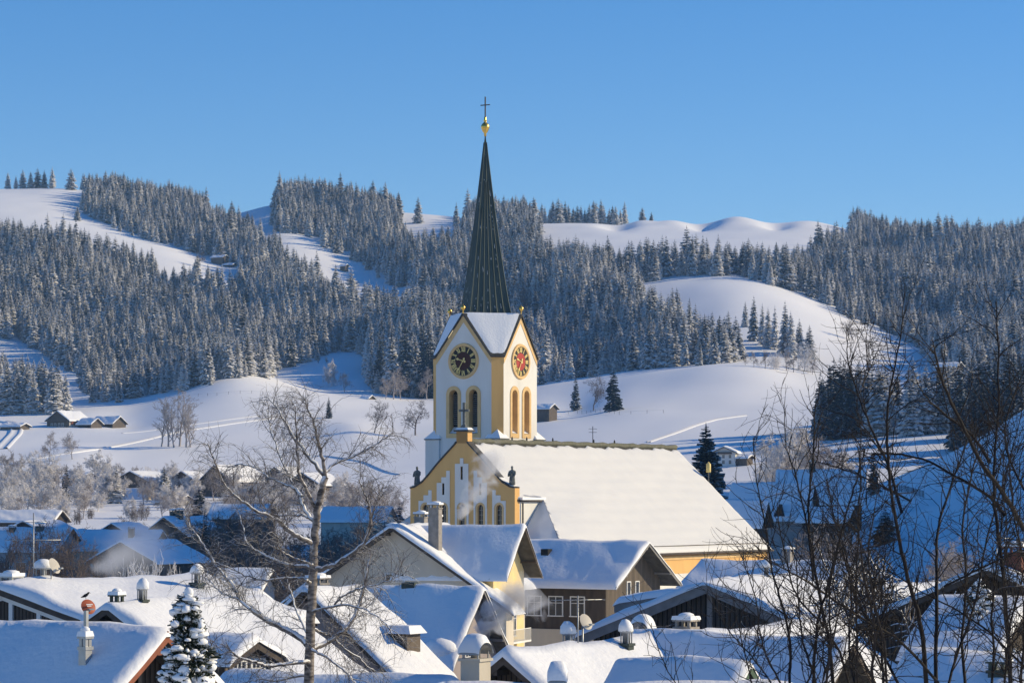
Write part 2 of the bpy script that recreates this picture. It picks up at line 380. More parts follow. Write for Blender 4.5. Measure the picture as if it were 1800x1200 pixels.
def ground(X, Y):
    X = np.asarray(X, float); Y = np.asarray(Y, float); u = X/Y*F+900
    i = np.clip(np.searchsorted(gu, u)-1, 0, len(gu)-2); j = np.clip(np.searchsorted(gD, Y)-1, 0, len(gD)-2)
    a = np.clip((u-gu[i])/(gu[i+1]-gu[i]), 0, 1); b = np.clip((Y-gD[j])/(gD[j+1]-gD[j]), 0, 1)
    return (ZG[i,j]*(1-a)+ZG[i+1,j]*a)*(1-b) + (ZG[i,j+1]*(1-a)+ZG[i+1,j+1]*a)*b
nu, nd = GX.shape
I = np.arange(nu-1)[:, None]*nd + np.arange(nd-1)[None, :]
gq = np.stack([I, I+nd, I+nd+1, I+1], -1).reshape(-1, 4)
gme = fast_mesh('snowy_ground', np.stack([GX, GY, ZG], -1).reshape(-1, 3), gq, M['field'], smooth=True)
tag(link_mesh('snowy_ground', gme), 'snow covered valley floor, meadows and hills', 'ground', kind='structure')

def base_at(px, D):
    X = (px-900)/F*D
    return Vector((X, D, float(ground(X, D))))
def base_px(px, py, d0=850, d1=2550):
    """first visible ground point seen at that pixel"""
    D = np.arange(d0, d1, 4.0); X = (px-900)/F*D; y = HY - ground(X, D)/D*F
    k = np.where(y <= py)[0]
    return base_at(px, float(D[k[0]])) if len(k) else base_at(px, d1)
# ------------------------------------------------------------------ the church
RB = R(-31.0)
ZB = 17.0
CH = empty('church', (-5.4, 307.0, -ZB), RB)
tag(CH, 'ochre and white church with pointed dark spire, clock tower and snow covered nave', 'church')
def arch(cx, w, z0, z1, n=10):
    r = w/2; pts = [(cx-r, z0), (cx+r, z0)]
    for k in range(n+1):
        a = math.pi*k/n; pts.append((cx+r*math.cos(a), z1-r+r*math.sin(a)))
    return pts
def A(z): return z+ZB
KP = 12.3/13.2
def zr(u): return 5.8 - abs(u)*KP
VE = 49.5
# nave and front block walls (left side mirrors the right one)
mb = MB()
for s in (1,-1):
    mb.add([(s*12.6,.6,0),(s*12.6,VE-.5,0),(s*12.6,VE-.5,A(-8.9)),(s*12.6,.6,A(-8.9))], [(0,1,2,3)], 1)
    mb.add([(s*12.6,.6,A(-8.9)),(s*12.6,VE-.5,A(-8.9)),(s*12.6,VE-.5,A(-6.3)),(s*12.6,.6,A(-6.3))], [(0,1,2,3)], 0)
    mb.add([(s*6.6,.6,0),(s*12.6,.6,0),(s*12.6,.6,A(-6.3)),(s*6.6,.6,A(-6.3))], [(0,1,2,3)], 1)
    mb.box(*sorted((s*12.45,s*12.8)), VE-2.8,VE-.45,0,A(-6.35), 0)
    mb.box(*sorted((s*12.55,s*12.72)), .5,VE-2.8,A(-7.3),A(-6.9), 2)
mb.add([(-12.6,VE-.5,0),(12.6,VE-.5,0),(12.6,VE-.5,A(zr(12.6)-.3)),(0,VE-.5,A(5.5)),(-12.6,VE-.5,A(zr(12.6)-.3))], [(0,1,2,3,4)], 1)
mb.build('nave_wall', [M['yellow'], M['white'], M['ochre_trim']], CH)
# front block: facade with five arched windows
out = [(-6.65,-17),(6.65,-17),(6.65,.75),(6.1,.85),(5.15,1.35),(4.3,2.15),(3.0,3.5),(.9,5.45),(.72,5.7),(.72,6.9),(-.72,6.9),(-.72,5.7),(-.9,5.45),(-3.0,3.5),(-4.3,2.15),(-5.15,1.35),(-6.1,.85),(-6.65,.75)]
WX = [-4.7,-2.35,0,2.35,4.7]
holes = [arch(x, .72, -3.9, -1.0) for x in WX] + [[(x-.13,z0),(x+.13,z0),(x+.13,z1),(x-.13,z1)] for x, z0, z1 in ((-2.35,.05,1.5),(0,1.7,3.1),(2.35,.05,1.5))]
mb = MB(); mb.holed(out, holes, lambda x, z: (x, 0, A(z)), 0)
mb.add([(6.65,0,0),(6.65,1.0,0),(6.65,1.0,A(.75)),(6.65,0,A(.75))], [(0,1,2,3)], 0)
mb.add([(6.65,1.0,0),(6.65,6.2,0),(6.65,6.2,A(-.5)),(6.65,1.0,A(-.5))], [(0,1,2,3)], 1)
mb.add([(-6.65,0,0),(-6.65,6.2,0),(-6.65,6.2,A(-.5)),(-6.65,0,A(-.5))], [(0,1,2,3)], 0)
mb.extrude([(q[0], .9, A(q[1])) for q in out[2:]], (0, .02, 0), 0)
mb.box(-.72,.72,0,.9,A(5.6),A(6.9),0)
FA = mb.build('facade', [M['yellow'], M['white']], CH)
# white stepped panels round the windows
mb = MB()
def panel(pts): mb.extrude([(a, -.07, A(b)) for a, b in pts], (0, .066, 0))
def ring_panel(x, hw, steps):
    # two legs beside the arched surround plus the stepped top
    panel([(x-hw,-5),(x-.62,-5),(x-.62,-1.4),(x-hw,-1.4)]); panel([(x+.62,-5),(x+hw,-5),(x+hw,-1.4),(x+.62,-1.4)])
    top = []
    for a, z in steps: top.append((x+a, z))
    arc = [(x+.62*math.cos(t), -1.4+.62*math.sin(t)+.02) for t in [math.pi*k/8 for k in range(9)]]
    pts = [(x+hw,-1.4)] + top + [(x-hw,-1.4)] + arc[::-1]
    return pts
CP = ring_panel(0, .86, [(.86,3.4),(.22,3.4),(.22,4.0),(-.22,4.0),(-.22,3.4),(-.86,3.4)])
def split_slit(x, pts, z0, z1):
    """panel with the arrow slit left open"""
    mb.holed(pts, [[(x-.13,z0),(x+.13,z0),(x+.13,z1),(x-.13,z1)]], lambda a, z: (a, -.07, A(z)))
split_slit(0, CP, 1.7, 3.1)
split_slit(-2.35, ring_panel(-2.35, .84, [(.84,2.65),(.38,2.65),(.38,1.95),(-.25,1.95),(-.25,1.35),(-.84,1.35)]), .05, 1.3)
split_slit(2.35, ring_panel(2.35, .84, [(.84,1.35),(.25,1.35),(.25,1.95),(-.38,1.95),(-.38,2.65),(-.84,2.65)]), .05, 1.3)
panel(ring_panel(-4.7, .84, [(.84,.55),(.42,.55),(.42,0),(-.2,0),(-.2,-.6),(-.84,-.6)]))
panel(ring_panel(4.7, .84, [(.84,-.6),(.2,-.6),(.2,0),(-.42,0),(-.42,.55),(-.84,.55)]))
mb.build('blind_niche', M['white'], CH)
for x in WX:
    m2 = MB(); h = arch(x, .72, -3.9, -1.0); o2 = arch(x, 1.16, -4.1, -.78)
    m2.holed(o2, [h], lambda a, z: (a, -.05, A(z)))
    for i in range(len(h)):
        a, b = h[i], h[(i+1) % len(h)]; m2.add([(a[0],-.05,A(a[1])),(b[0],-.05,A(b[1])),(b[0],.35,A(b[1])),(a[0],.35,A(a[1]))], [(0,1,2,3)])
    w = m2.build('window', M['ochre_trim'], CH)
    m3 = MB(); m3.add([(a,.3,A(b)) for a, b in h], [tuple(range(len(h)))], 0)
    for z in (-3.3,-2.7,-2.1,-1.6): m3.box(x-.36,x+.36,.25,.29,A(z)-.03,A(z)+.03,1)
    m3.box(x-.03,x+.03,.24,.28,A(-3.9),A(-1.05),1)
    m3.build('pane', [M['glass'], M['louvre']], w)
for x, z0, z1 in ((-2.35,.05,1.5),(0,1.7,3.1),(2.35,.05,1.5)): MB().box(x-.14,x+.14,.2,.3,A(z0),A(z1)).build('slit_window', M['dark'], CH)
# dark coping along the gable, with snow lying on it
mb = MB(); top = out[2:]
for i in range(len(top)-1):
    (a, b), (c, d) = top[i], top[i+1]
    if abs(a) < .8 and abs(c) < .8 and abs(b-d) > .5: continue
    mb.bar((a,.42,A(b)+.06),(c,.42,A(d)+.06),1.15,.16,0,(0,0,1))
mb.box(-.95,.95,-.2,1.15,A(6.85),A(7.05),0)
CO = mb.build('coping', M['darkroof'], CH)
MB().frustum(-.85,.85,-.12,1.05,A(7.05),A(7.3),.18).build('coping_snow', M['snow'], CO)
for s in (1,-1):
    mb = MB()
    mb.add([(s*6.75,-.05,A(.95)),(s*6.1,-.05,A(1.06)),(s*5.1,-.05,A(1.62)),(s*4.5,-.05,A(2.1)),(s*6.75,1.05,A(.95)),(s*6.1,1.05,A(1.06)),(s*5.1,1.05,A(1.62)),(s*4.5,1.05,A(2.1))],[(0,1,5,4),(1,2,6,5),(2,3,7,6)],0,True)
    mb.build('coping_snow', M['snow'], CO)
mb = MB(); mb.bar((0,.45,A(7.2)),(0,.45,A(10.0)),.2,.28); mb.bar((-.62,.45,A(9.15)),(.62,.45,A(9.15)),.2,.26); mb.frustum(-.35,.35,.15,.75,A(7.2),A(7.6),.15)
mb.build('gable_cross', M['stone'], CH)
# main roof: a thin dark deck and the snow on it
def roofpoly(s, lift):
    return [(0,.5,A(5.8)+lift),(0,VE,A(5.8)+lift),(s*13.2,VE,A(-6.5)+lift),(s*13.2,-.75,A(-6.5)+lift),(s*6.7,5.75,A(zr(6.7))+lift),(s*6.7,.5,A(zr(6.7))+lift)]
mb = MB()
for s in (1,-1):
    q = roofpoly(s, -.03); mb.add(q + [(a,b,c-.22) for a,b,c in q], [(0,1,2,3,4,5),(6,7,8,9,10,11)]+[(i,(i+1)%6,(i+1)%6+6,i+6) for i in range(6)])
    h = [(s*6.7,5.75,A(zr(6.7))-.03),(s*13.2,-.75,A(-6.5)-.03),(s*6.66,-.75,A(-6.5)-.03)]
    mb.add(h, [(0,1,2)])
NR = mb.build('nave_roof', M['darkroof'], CH)
rg = random.Random(3)
mb = MB(); NV = 100
for s in (1,-1):
    g = []
    vmin = lambda u: .55 if u <= 6.7 else 5.75-(u-6.7)
    for i in range(NV+1):
        v = -.72 + (VE-.1+.72)*i/NV; row = []
        u0 = .42 + .10*math.sin(v*1.1) + .07*math.sin(v*2.7+1) + rg.uniform(-.05,.05); u1 = 13.15
        us = [u0, u0+.02, u0+.12, u0+.35] + [u0+.35+(u1-.3-u0-.35)*k/60 for k in range(1,61)] + [u1-.08, u1+.02, u1+.03]
        th = [0.0, .12, .24, .3] + [.3]*60 + [.26,.14,0.0]
        for u, t in zip(us, th):
            vv = max(v, vmin(u)); e = min(1, (VE-.1-vv)/.35)
            if u <= 6.7: e = min(e, 1 if vv > .9 else max(0, (vv-.55)/.35))
            w = .05*math.sin(u*5.2+.5*math.sin(vv*.23))+.06*math.sin(u*1.1+vv*.31)+.05*math.sin(vv*.47-u*.6)+.03*math.sin(u*2.9+vv*.83+2*math.sin(vv*.3))
            row.append((s*u, vv, A(zr(u)) + t*(1+w)*math.sqrt(max(0,e))))
        g.append(row)
    mb.sheet(g)
    g = []
    for i in range(13):
        t = i/12; a = Vector((s*6.7, 5.75-6.5*t, A(zr(6.7))-6.06*t+.22)); b = Vector((s*(6.7+6.48*t), 5.75-6.5*t, A(zr(6.7))-6.06*t+.22))
        g.append([tuple(a.lerp(b, k/8)) for k in range(9)])
    mb.sheet(g)
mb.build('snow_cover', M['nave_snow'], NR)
mb = MB(); mb.tube([(0,.7+k*(VE-.7)/40,A(5.86)+.05*math.sin(k*2.1)) for k in range(41)], [.30+.03*math.sin(k*3.3) for k in range(41)], 8)
mb.build('ridge_cap', M['moss'], NR)
mb = MB()
for s in (1,-1):
    mb.tube([(s*13.3,-.6,A(-6.62)),(s*13.3,VE,A(-6.62))], .12, 6)
    mb.tube([(s*12.75,.2,A(-5.72)),(s*12.75,VE-.3,A(-5.72))], .05, 5)
    mb.tube([(s*12.95,VE-1.0,0),(s*12.95,VE-1.0,A(-6.7))], .09, 6); mb.tube([(s*12.95,VE-7.5,0),(s*12.95,VE-7.5,A(-6.7))], .08, 6)
    mb.tube([(s*6.85,1.35,0),(s*6.85,1.35,A(-.8))], .09, 6); mb.tube([(s*6.9,.9,A(-.62)),(s*6.9,6.0,A(-.62))], .1, 6)
mb.build('gutter', M['fascia'], CH)
mb = MB(); mb.box(6.6,7.05,.95,5.9,A(-.5),A(-.22)); mb.build('cornice_snow', M['snow'], CH)
mb = MB(); mb.bar((12.2*.38,VE-.2,A(zr(12.2*.38))),(12.2*.38,VE-.2,A(zr(12.2*.38))+1.6),.1,.1,1); mb.lathe([(.28,1.3),(.3,1.5),(.3,2.3),(.2,2.4),(.05,2.6)],(12.2*.38,VE-.2,A(zr(12.2*.38))),8,mi=0)
mb.build('roof_lantern', [M['gold_paint'], M['stone']], CH)
for v in (10.5,13.7,19.5,29,34): MB().lathe([(.09,0),(.12,.2),(.05,.42)],(0,v,A(6.1)),6).build('ridge_hook', M['darkroof'], CH)

# ---- tower
TU, TV, W, CC = -8.1, 18.0, 9.4, 1.0
HWT = W/2; GW = HWT-CC
def T(x, y, z): return (TU+x, TV+y, A(z))
def face(k):
    """local frame of tower side k: fn(x along face, outward d, z)"""
    ang = [0, math.pi/2, math.pi, -math.pi/2][k]; c, s = math.cos(ang), math.sin(ang)
    def fn(x, d, z):
        lx, ly = x, -(HWT+d); return T(lx*c-ly*s, lx*s+ly*c, z)
    return fn
ZE, ZA = 15.7, 20.45
mb = MB(); fr = [face(k) for k in range(4)]
BW = [-1.32, 1.32]
for fn in fr:
    hl = [arch(x, 1.15, 7.0, 11.95, 14) for x in BW]
    mb.holed([(-GW,-17),(GW,-17),(GW,ZE),(0,ZA),(-GW,ZE)], hl, lambda x, z, fn=fn: fn(x,0,z), 0)
for k in range(4):
    a, b = fr[k], fr[(k+1)%4]
    mb.add([a(GW,0,-17), b(-GW,0,-17), b(-GW,0,ZE), a(GW,0,ZE)], [(0,1,2,3)], 1)
mb.build('tower_wall', [M['white'], M['yellow']], CH)
mb = MB()
for sx in (1,-1):
    for sy in (1,-1):
        e = HWT+.28; i = HWT-1.55
        x0, x1 = sorted((sx*i, sx*e)); y0, y1 = sorted((sy*i, sy*e))
        mb.box(*[TU+q for q in (x0,x1)], *[TV+q for q in (y0,y1)], 0, A(6.35), 0)
        tip = T(sx*(HWT-.9), sy*(HWT-.9), 7.9); q = [(TU+a, TV+b, A(6.3)) for a, b in ((x0-.12,y0-.12),(x1+.12,y0-.12),(x1+.12,y1+.12),(x0-.12,y1+.12))]
        mb.add(q+[(a,b,c+.12) for a,b,c in q]+[tip], [(0,3,2,1),(0,1,5,4),(1,2,6,5),(2,3,7,6),(3,0,4,7)], 2)
        mb.add([(a,b,c+.12) for a,b,c in q]+[tip], [(0,1,4),(1,2,4),(2,3,4),(3,0,4)], 1)
mb.build('buttress', [M['white'], M['snow'], M['stone']], CH)
mb = MB()
for fn in fr:   # ochre verge strip under the gable edge and corner strips
    for s in (1,-1):
        mb.extrude([fn(s*GW,.05,ZE-.1), fn(0,.05,ZA-.05), fn(0,.05,ZA-.85), fn(s*(GW-.02),.05,ZE-.85)], Vector(fn(0,0,0))-Vector(fn(0,.045,0)))
mb.build('verge_trim', M['ochre_trim'], CH)
for fn in fr:
    for x in BW:
        h = arch(x, 1.15, 7.0, 11.95, 14); o2 = arch(x, 1.95, 6.5, 12.4, 14)
        m2 = MB(); m2.holed(o2, [h], lambda a, z, fn=fn: fn(a,.08,z))
        for i in range(len(o2)):
            a, b = o2[i], o2[(i+1)%len(o2)]; m2.add([fn(a[0],.08,a[1]),fn(b[0],.08,b[1]),fn(b[0],0,b[1]),fn(a[0],0,a[1])],[(0,1,2,3)])
        for i in range(len(h)):
            a, b = h[i], h[(i+1)%len(h)]; m2.add([fn(a[0],.08,a[1]),fn(b[0],.08,b[1]),fn(b[0],-.95,b[1]),fn(a[0],-.95,a[1])],[(0,1,2,3)])
        bw = m2.build('belfry_window', M['ochre_trim'], CH)
        m3 = MB(); m3.add([fn(a,-.9,b) for a, b in h], [tuple(range(len(h)))], 0)
        for k in range(15):
            z = 8.0 + k*.235; hw_ = .55 if z < 11.2 else max(.12, math.sqrt(max(0, .33-(z-11.375)**2)))
            m3.add([fn(x-hw_,-.62,z),fn(x+hw_,-.62,z),fn(x+hw_,-.88,z+.17),fn(x-hw_,-.88,z+.17)],[(0,1,2,3)],1)
        m3.build('louvre', [M['dark'], M['louvre']], bw)
        m4 = MB(); m4.add([fn(x-.56,.0,7.05),fn(x+.56,.0,7.05),fn(x+.56,-.4,7.3),fn(x-.56,-.4,7.3),fn(x-.56,-.88,7.75),fn(x+.56,-.88,7.75)],[(0,1,2,3),(3,2,5,4)],0,True)
        m4.build('sill_snow', M['snow'], bw)
# clocks on the four gables
ROM = ['XII','I','II','III','IV','V','VI','VII','VIII','IX','X','XI']
def stroke2(m, fn, cx, cz, pts, w, d, mi):
    (x0,z0),(x1,z1) = pts; dx, dz = x1-x0, z1-z0; L = math.hypot(dx, dz); nx, nz = -dz/L*w/2, dx/L*w/2
    q = [(x0+nx,z0+nz),(x1+nx,z1+nz),(x1-nx,z1-nz),(x0-nx,z0-nz)]
    m.add([fn(cx+a, d, cz+b) for a, b in q], [(0,1,2,3)], mi)
def glyphs(word):
    out_ = []; x = 0
    for ch in word:
        if ch == 'I': out_.append(((x+.05,0),(x+.05,1),.13)); out_ += [((x-.06,0),(x+.16,0),.06),((x-.06,1),(x+.16,1),.06)]; x += .26
        if ch == 'V': out_ += [((x,1),(x+.2,0),.15),((x+.4,1),(x+.2,0),.07)]; x += .52
        if ch == 'X': out_ += [((x,1),(x+.4,0),.15),((x+.4,1),(x,0),.07)]; x += .52
    return [((a[0]-x/2+.08,a[1]),(b[0]-x/2+.08,b[1]),w) for a, b, w in out_]
for k, fn in enumerate(fr):
    zc = 15.2; m2 = MB(); n = 48
    def disc(m, r0, r1, d0, d1, mi):
        pts = []
        for i in range(n): a = 2*math.pi*i/n; pts += [fn(r0*math.cos(a), d0, zc+r0*math.sin(a)), fn(r1*math.cos(a), d1, zc+r1*math.sin(a))]
        m.add(pts, [(2*i, 2*((i+1)%n), 2*((i+1)%n)+1, 2*i+1) for i in range(n)], mi)
    disc(m2, 0.001, 1.0, .06, .06, 1); disc(m2, 1.0, 1.68, .062, .062, 0)
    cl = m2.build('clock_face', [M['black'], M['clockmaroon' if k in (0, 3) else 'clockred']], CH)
    m3 = MB(); disc(m3, 1.66, 1.72, .06, .16, 0); disc(m3, 1.72, 1.98, .16, .16, 0); disc(m3, 1.98, 2.04, .16, 0, 0)
    m3.build('clock_ring', M['ochre_trim'], cl)
    m4 = MB()
    for i, wd in enumerate(ROM):
        th = math.pi/2 - 2*math.pi*i/12; ct, st = math.cos(th-math.pi/2), math.sin(th-math.pi/2)
        for a, b, w in glyphs(wd):
            q = []
            for (x, z) in (a, b):
                lx, lz = x*.56, 1.07+z*.54; q.append((lx*ct-lz*st, lx*st+lz*ct))
            stroke2(m4, fn, 0, zc, q, w*.78, .075, 0)
    m4.build('numeral', M['gold_paint'], cl)
    def hand(name, ang, L, tail, w, d):
        m5 = MB(); a = math.pi/2 - ang; c, s = math.cos(a), math.sin(a)
        pts = [(-tail,w*.5),(-tail*.55,w*1.2),(-tail*.3,w*.4),(L*.55,w*.32),(L*.72,w*1.25),(L*.8,w*.5),(L,0),(L*.8,-w*.5),(L*.72,-w*1.25),(L*.55,-w*.32),(-tail*.3,-w*.4),(-tail*.55,-w*1.2),(-tail,-w*.5)]
        m5.extrude([fn(x*c-y*s, d, zc+x*s+y*c) for x, y in pts], Vector(fn(0,.03,0))-Vector(fn(0,0,0)))
        m5.build(name, M['gold_paint'], cl)
    hand('hour_hand', 2*math.pi*9.6/12, 1.1, .35, .13, .10); hand('minute_hand', 2*math.pi*35.3/60, 1.52, .42, .12, .15)
# four roof planes between the gables
mb = MB(); ms = MB(); OV = .22
for k in range(4):
    a, b = fr[k], fr[(k+1)%4]
    def q(lift, ov, sh=0.0):
        p = [Vector(a(GW+.05,ov,ZE-.14)), Vector(b(-GW-.05,ov,ZE-.14)), Vector(b(0,ov,ZA)), Vector(a(0,ov,ZA))]
        return [v + Vector((0,0,lift)) for v in p]
    lo = q(-.02, OV); hi = q(.16, OV)
    mb.add(lo+hi, [(0,3,2,1),(4,5,6,7),(0,1,5,4),(1,2,6,5),(2,3,7,6),(3,0,4,7)])
    e = q(.165, OV-.06); g = []
    for i in range(13):
        t = i/12; l_ = e[0].lerp(e[3], t); r_ = e[1].lerp(e[2], t); row = []
        for j in range(11):
            f = j/10; w = min(min(t, 1.05-t)*6, 1)*min(min(f,1-f)*(3+6*t), 1); pt = l_.lerp(r_, f)
            row.append(tuple(pt + Vector((0,0,.02+.15*math.sqrt(max(w,0))+.03*math.sin(f*9+k)*w))))
        g.append(row)
    ms.sheet(g)
TR = mb.build('tower_roof', M['darkroof'], CH); ms.build('tower_snow', M['snow'], TR)
for fn in fr: MB().lathe([(.05,0),(.09,.1),(.06,.35),(.22,.5),(.28,.7),(.2,.9),(.04,1.0),(.03,1.15)], fn(0,.1,ZA+.1), 10).build('gilded_knob', M['gold'], CH)
# spire: square, turned 45 degrees to the tower, with standing seams
mb = MB(); ZS0, ZS1, RS = ZA-.35, 41.3, 3.45
def srad(z): t = (z-ZS0)/(ZS1-ZS0); return RS*((1-t)*.985+.015) + .22*max(0,1-t*9)**2 - .18*math.sin(math.pi*t)
lev = [ZS0+(ZS1-ZS0)*t for t in (0,.03,.07,.15,.3,.45,.6,.75,.88,.96,1)]
cor = lambda k, z: Vector(T(*[(srad(z),0),(0,srad(z)),(-srad(z),0),(0,-srad(z))][k], z))
for k in range(4):
    for i in range(len(lev)-1):
        mb.add([cor(k,lev[i]),cor((k+1)%4,lev[i]),cor((k+1)%4,lev[i+1]),cor(k,lev[i+1])],[(0,1,2,3)])
SP = mb.build('spire', M['copper'], CH)
mb = MB()
for k in range(4):
    for j in range(0,6):
        f = j/6 if j else 0.0
        zt = ZS1-.4 if j == 0 else ZS1 - [0,5.5,2.6,1.2,2.6,5.5][j]
        pts = [cor(k,z).lerp(cor((k+1)%4,z), f) for z in lev if z <= zt]
        mb.tube(pts, [.075]*len(pts), 5)
mb.build('standing_seam', M['copper'], SP)
# frozen snow caught along the seams
mb = MB(); rg = random.Random(12)
for k in (3, 2, 0):
    for j in range(1,6):
        for _ in range(6 if j != 5 else 14):
            z = ZS0+1+(ZS1-ZS0-6)*rg.random()**1.3; f = j/6 - rg.uniform(.0,.05) - .02; L = rg.uniform(.1,.55)
            if f < .02: continue
            a = cor(k,z).lerp(cor((k+1)%4,z),f); b = cor(k,z+L).lerp(cor((k+1)%4,z+L),f)
            nrm = (cor(k,z)+cor((k+1)%4,z))/2 - Vector(T(0,0,z)); nrm.normalize()
            mb.tube([a+nrm*.02,b+nrm*.02],[rg.uniform(.015,.035),.01],4)
mb.build('seam_snow', M['snow'], SP)['kind'] = 'stuff'
mb = MB(); mb.lathe([(.1,0),(.16,.1),(.12,.3),(.34,.6),(.5,1.0),(.48,1.25),(.3,1.5),(.14,1.62),(.16,1.75),(.22,1.85),(.12,1.98),(.16,2.15),(.06,2.3)], T(0,0,ZS1-.15), 16)
FB = mb.build('finial_ball', M['gold'], SP)
mb = MB(); mb.bar(T(0,0,ZS1+2),T(0,0,45.7),.11,.11); mb.bar(T(-.62,0,44.75),T(.62,0,44.75),.1,.11)
mb.build('spire_cross', M['fascia'], SP)

# the two statues on the facade shoulders
def statue(u, label, sd):
    b = CH.matrix_basis if False else None
    rz = Matrix.Rotation(RB, 3, 'Z'); loc = rz @ Vector((u, .45, 0)) + Vector((-5.4, 307, .95))
    o = empty('statue', loc, RB); tag(o, label, 'statue')
    m = MB(); m.lathe([(.34,.12),(.36,.3),(.33,.7),(.30,1.0),(.33,1.25),(.37,1.5),(.33,1.68),(.16,1.76),(.09,1.82),(.10,1.86)],(0,0,0),14,1,.8)
    for s in (1,-1):
        m.tube([(s*.33,.02,1.6),(s*.40,-.06,1.3),(s*.36,-.2,1.1),(s*.1,-.34,1.2)],[.11,.1,.085,.06],7)
    m.tube([(.1,-.36,1.1),(.12,-.38,1.35)],[.1,.1],6)
    m.tube([(.2,-.27,.2),(.17,-.3,.9)],[.05,.05],5); m.tube([(-.15,-.28,.2),(-.1,-.3,.95)],[.05,.04],5)
    m.build('robed_figure', M['stone'], o)
    m = MB(); m.lathe([(.05,1.8),(.1,1.84),(.135,1.95),(.14,2.05),(.11,2.15),(.03,2.2)],(0,-.02,0),12,.9,1); m.lathe([(.02,1.92),(.02,2.0)],(0,-.15,0),6)
    m.build('head', M['stone'], o)
    m = MB(); m.frustum(-.48,.48,-.42,.42,-.2,.14,.06); m.build('plinth', M['white'], o)
statue(-6.05, 'grey stone statue of a robed figure on the shaded left shoulder of the church gable', 1)
statue(6.05, 'grey stone statue of a robed figure on the right gable shoulder before the nave roof', 2)
# ------------------------------------------------------------------ trees: meshes first
def spruce_mesh(name, seed, mat_, whorls=24, per=9, slim=.15, frost=0.0, droop=.45, base=.06, h=1.0, segs=3):
    """one spruce of height h: crown of drooping sprays; returns (crown mesh, trunk mesh)"""
    rg = np.random.RandomState(seed); V = []; Q = []; A_ = []
    def quad(a, b, c, d, f):
        i = len(V); V.extend([a, b, c, d]); Q.append((i, i+1, i+2, i+3)); A_.extend(f)
    for w in range(whorls):
        t = w/(whorls-1); z = h*(base + (1-base-.02)*t**.92)
        rmax = h*slim*((1-t)**.72)*(1.0 if t > .12 else .75+2*t) + h*.008
        n = max(4, int(per*(1-t*.55)))
        a0 = rg.uniform(0, 6.28)
        for k in range(n):
            a = a0 + 6.283*k/n + rg.uniform(-.3, .3); r = rmax*rg.uniform(.68, 1.22)
            if rg.rand() < .06: continue
            d = np.array([math.cos(a), math.sin(a), 0]); s = np.array([-d[1], d[0], 0]); zz = z + h*rg.uniform(-.014, .014)
            dr = droop*rg.uniform(.6, 1.3)*(1-t*.6); up = .22*(1 if t > .6 else .4)
            pts = []; ww = []
            for q in range(segs+1):
                u = q/segs; pts.append(np.array([0, 0, zz]) + d*r*u + np.array([0, 0, r*(up*u - dr*u**1.6)])); ww.append(r*(.10+.34*math.sin(math.pi*min(1, u*.85+.12)))*rg.uniform(.7, 1.25)*(1 if u < 1 else .35))
            for q in range(segs):
                u0, u1 = q/segs, (q+1)/segs
                f0, f1 = .08+.62*u0+frost+rg.uniform(-.22, .22), .08+.68*u1+frost+rg.uniform(-.22, .28)
                for sg in (1, -1):
                    hang0 = np.array([0, 0, -ww[q]*rg.uniform(.25, .75)]); hang1 = np.array([0, 0, -ww[q+1]*rg.uniform(.25, .75)])
                    quad(pts[q], pts[q]+sg*s*ww[q]+hang0, pts[q+1]+sg*s*ww[q+1]+hang1, pts[q+1], (f0+.12, f0-.05, f1-.02, f1+.15))
                # dark needles hanging below
                hl = r*.26*rg.uniform(.5, 1.3); dn = np.array([0, 0, -hl]); off = d*rg.uniform(-.1, .1)*r
                quad(pts[q], pts[q+1], pts[q+1]+dn*.8+off, pts[q]+dn+off, (f0-.05, f1-.05, f1-.12, f0-.2))
    tip = h*1.0
    for k in range(3):
        a = 2.1*k; e = np.array([math.cos(a), math.sin(a), 0])*h*.007
        quad(np.array([0,0,h*.93])+e, np.array([0,0,h*.93])-e, np.array([0,0,tip])-e*.2, np.array([0,0,tip])+e*.2, (.4,.4,.6,.6))
    me = fast_mesh(name, np.array(V), np.array(Q), mat_, {'frost': A_})
    tr = tubes_mesh(name+'_trunk', [(np.array([[0,0,-h*.04],[0,0,h*.3],[0,0,h*.9]]), [h*.016, h*.011, h*.002])], M['trunk'], 6)
    return me, tr

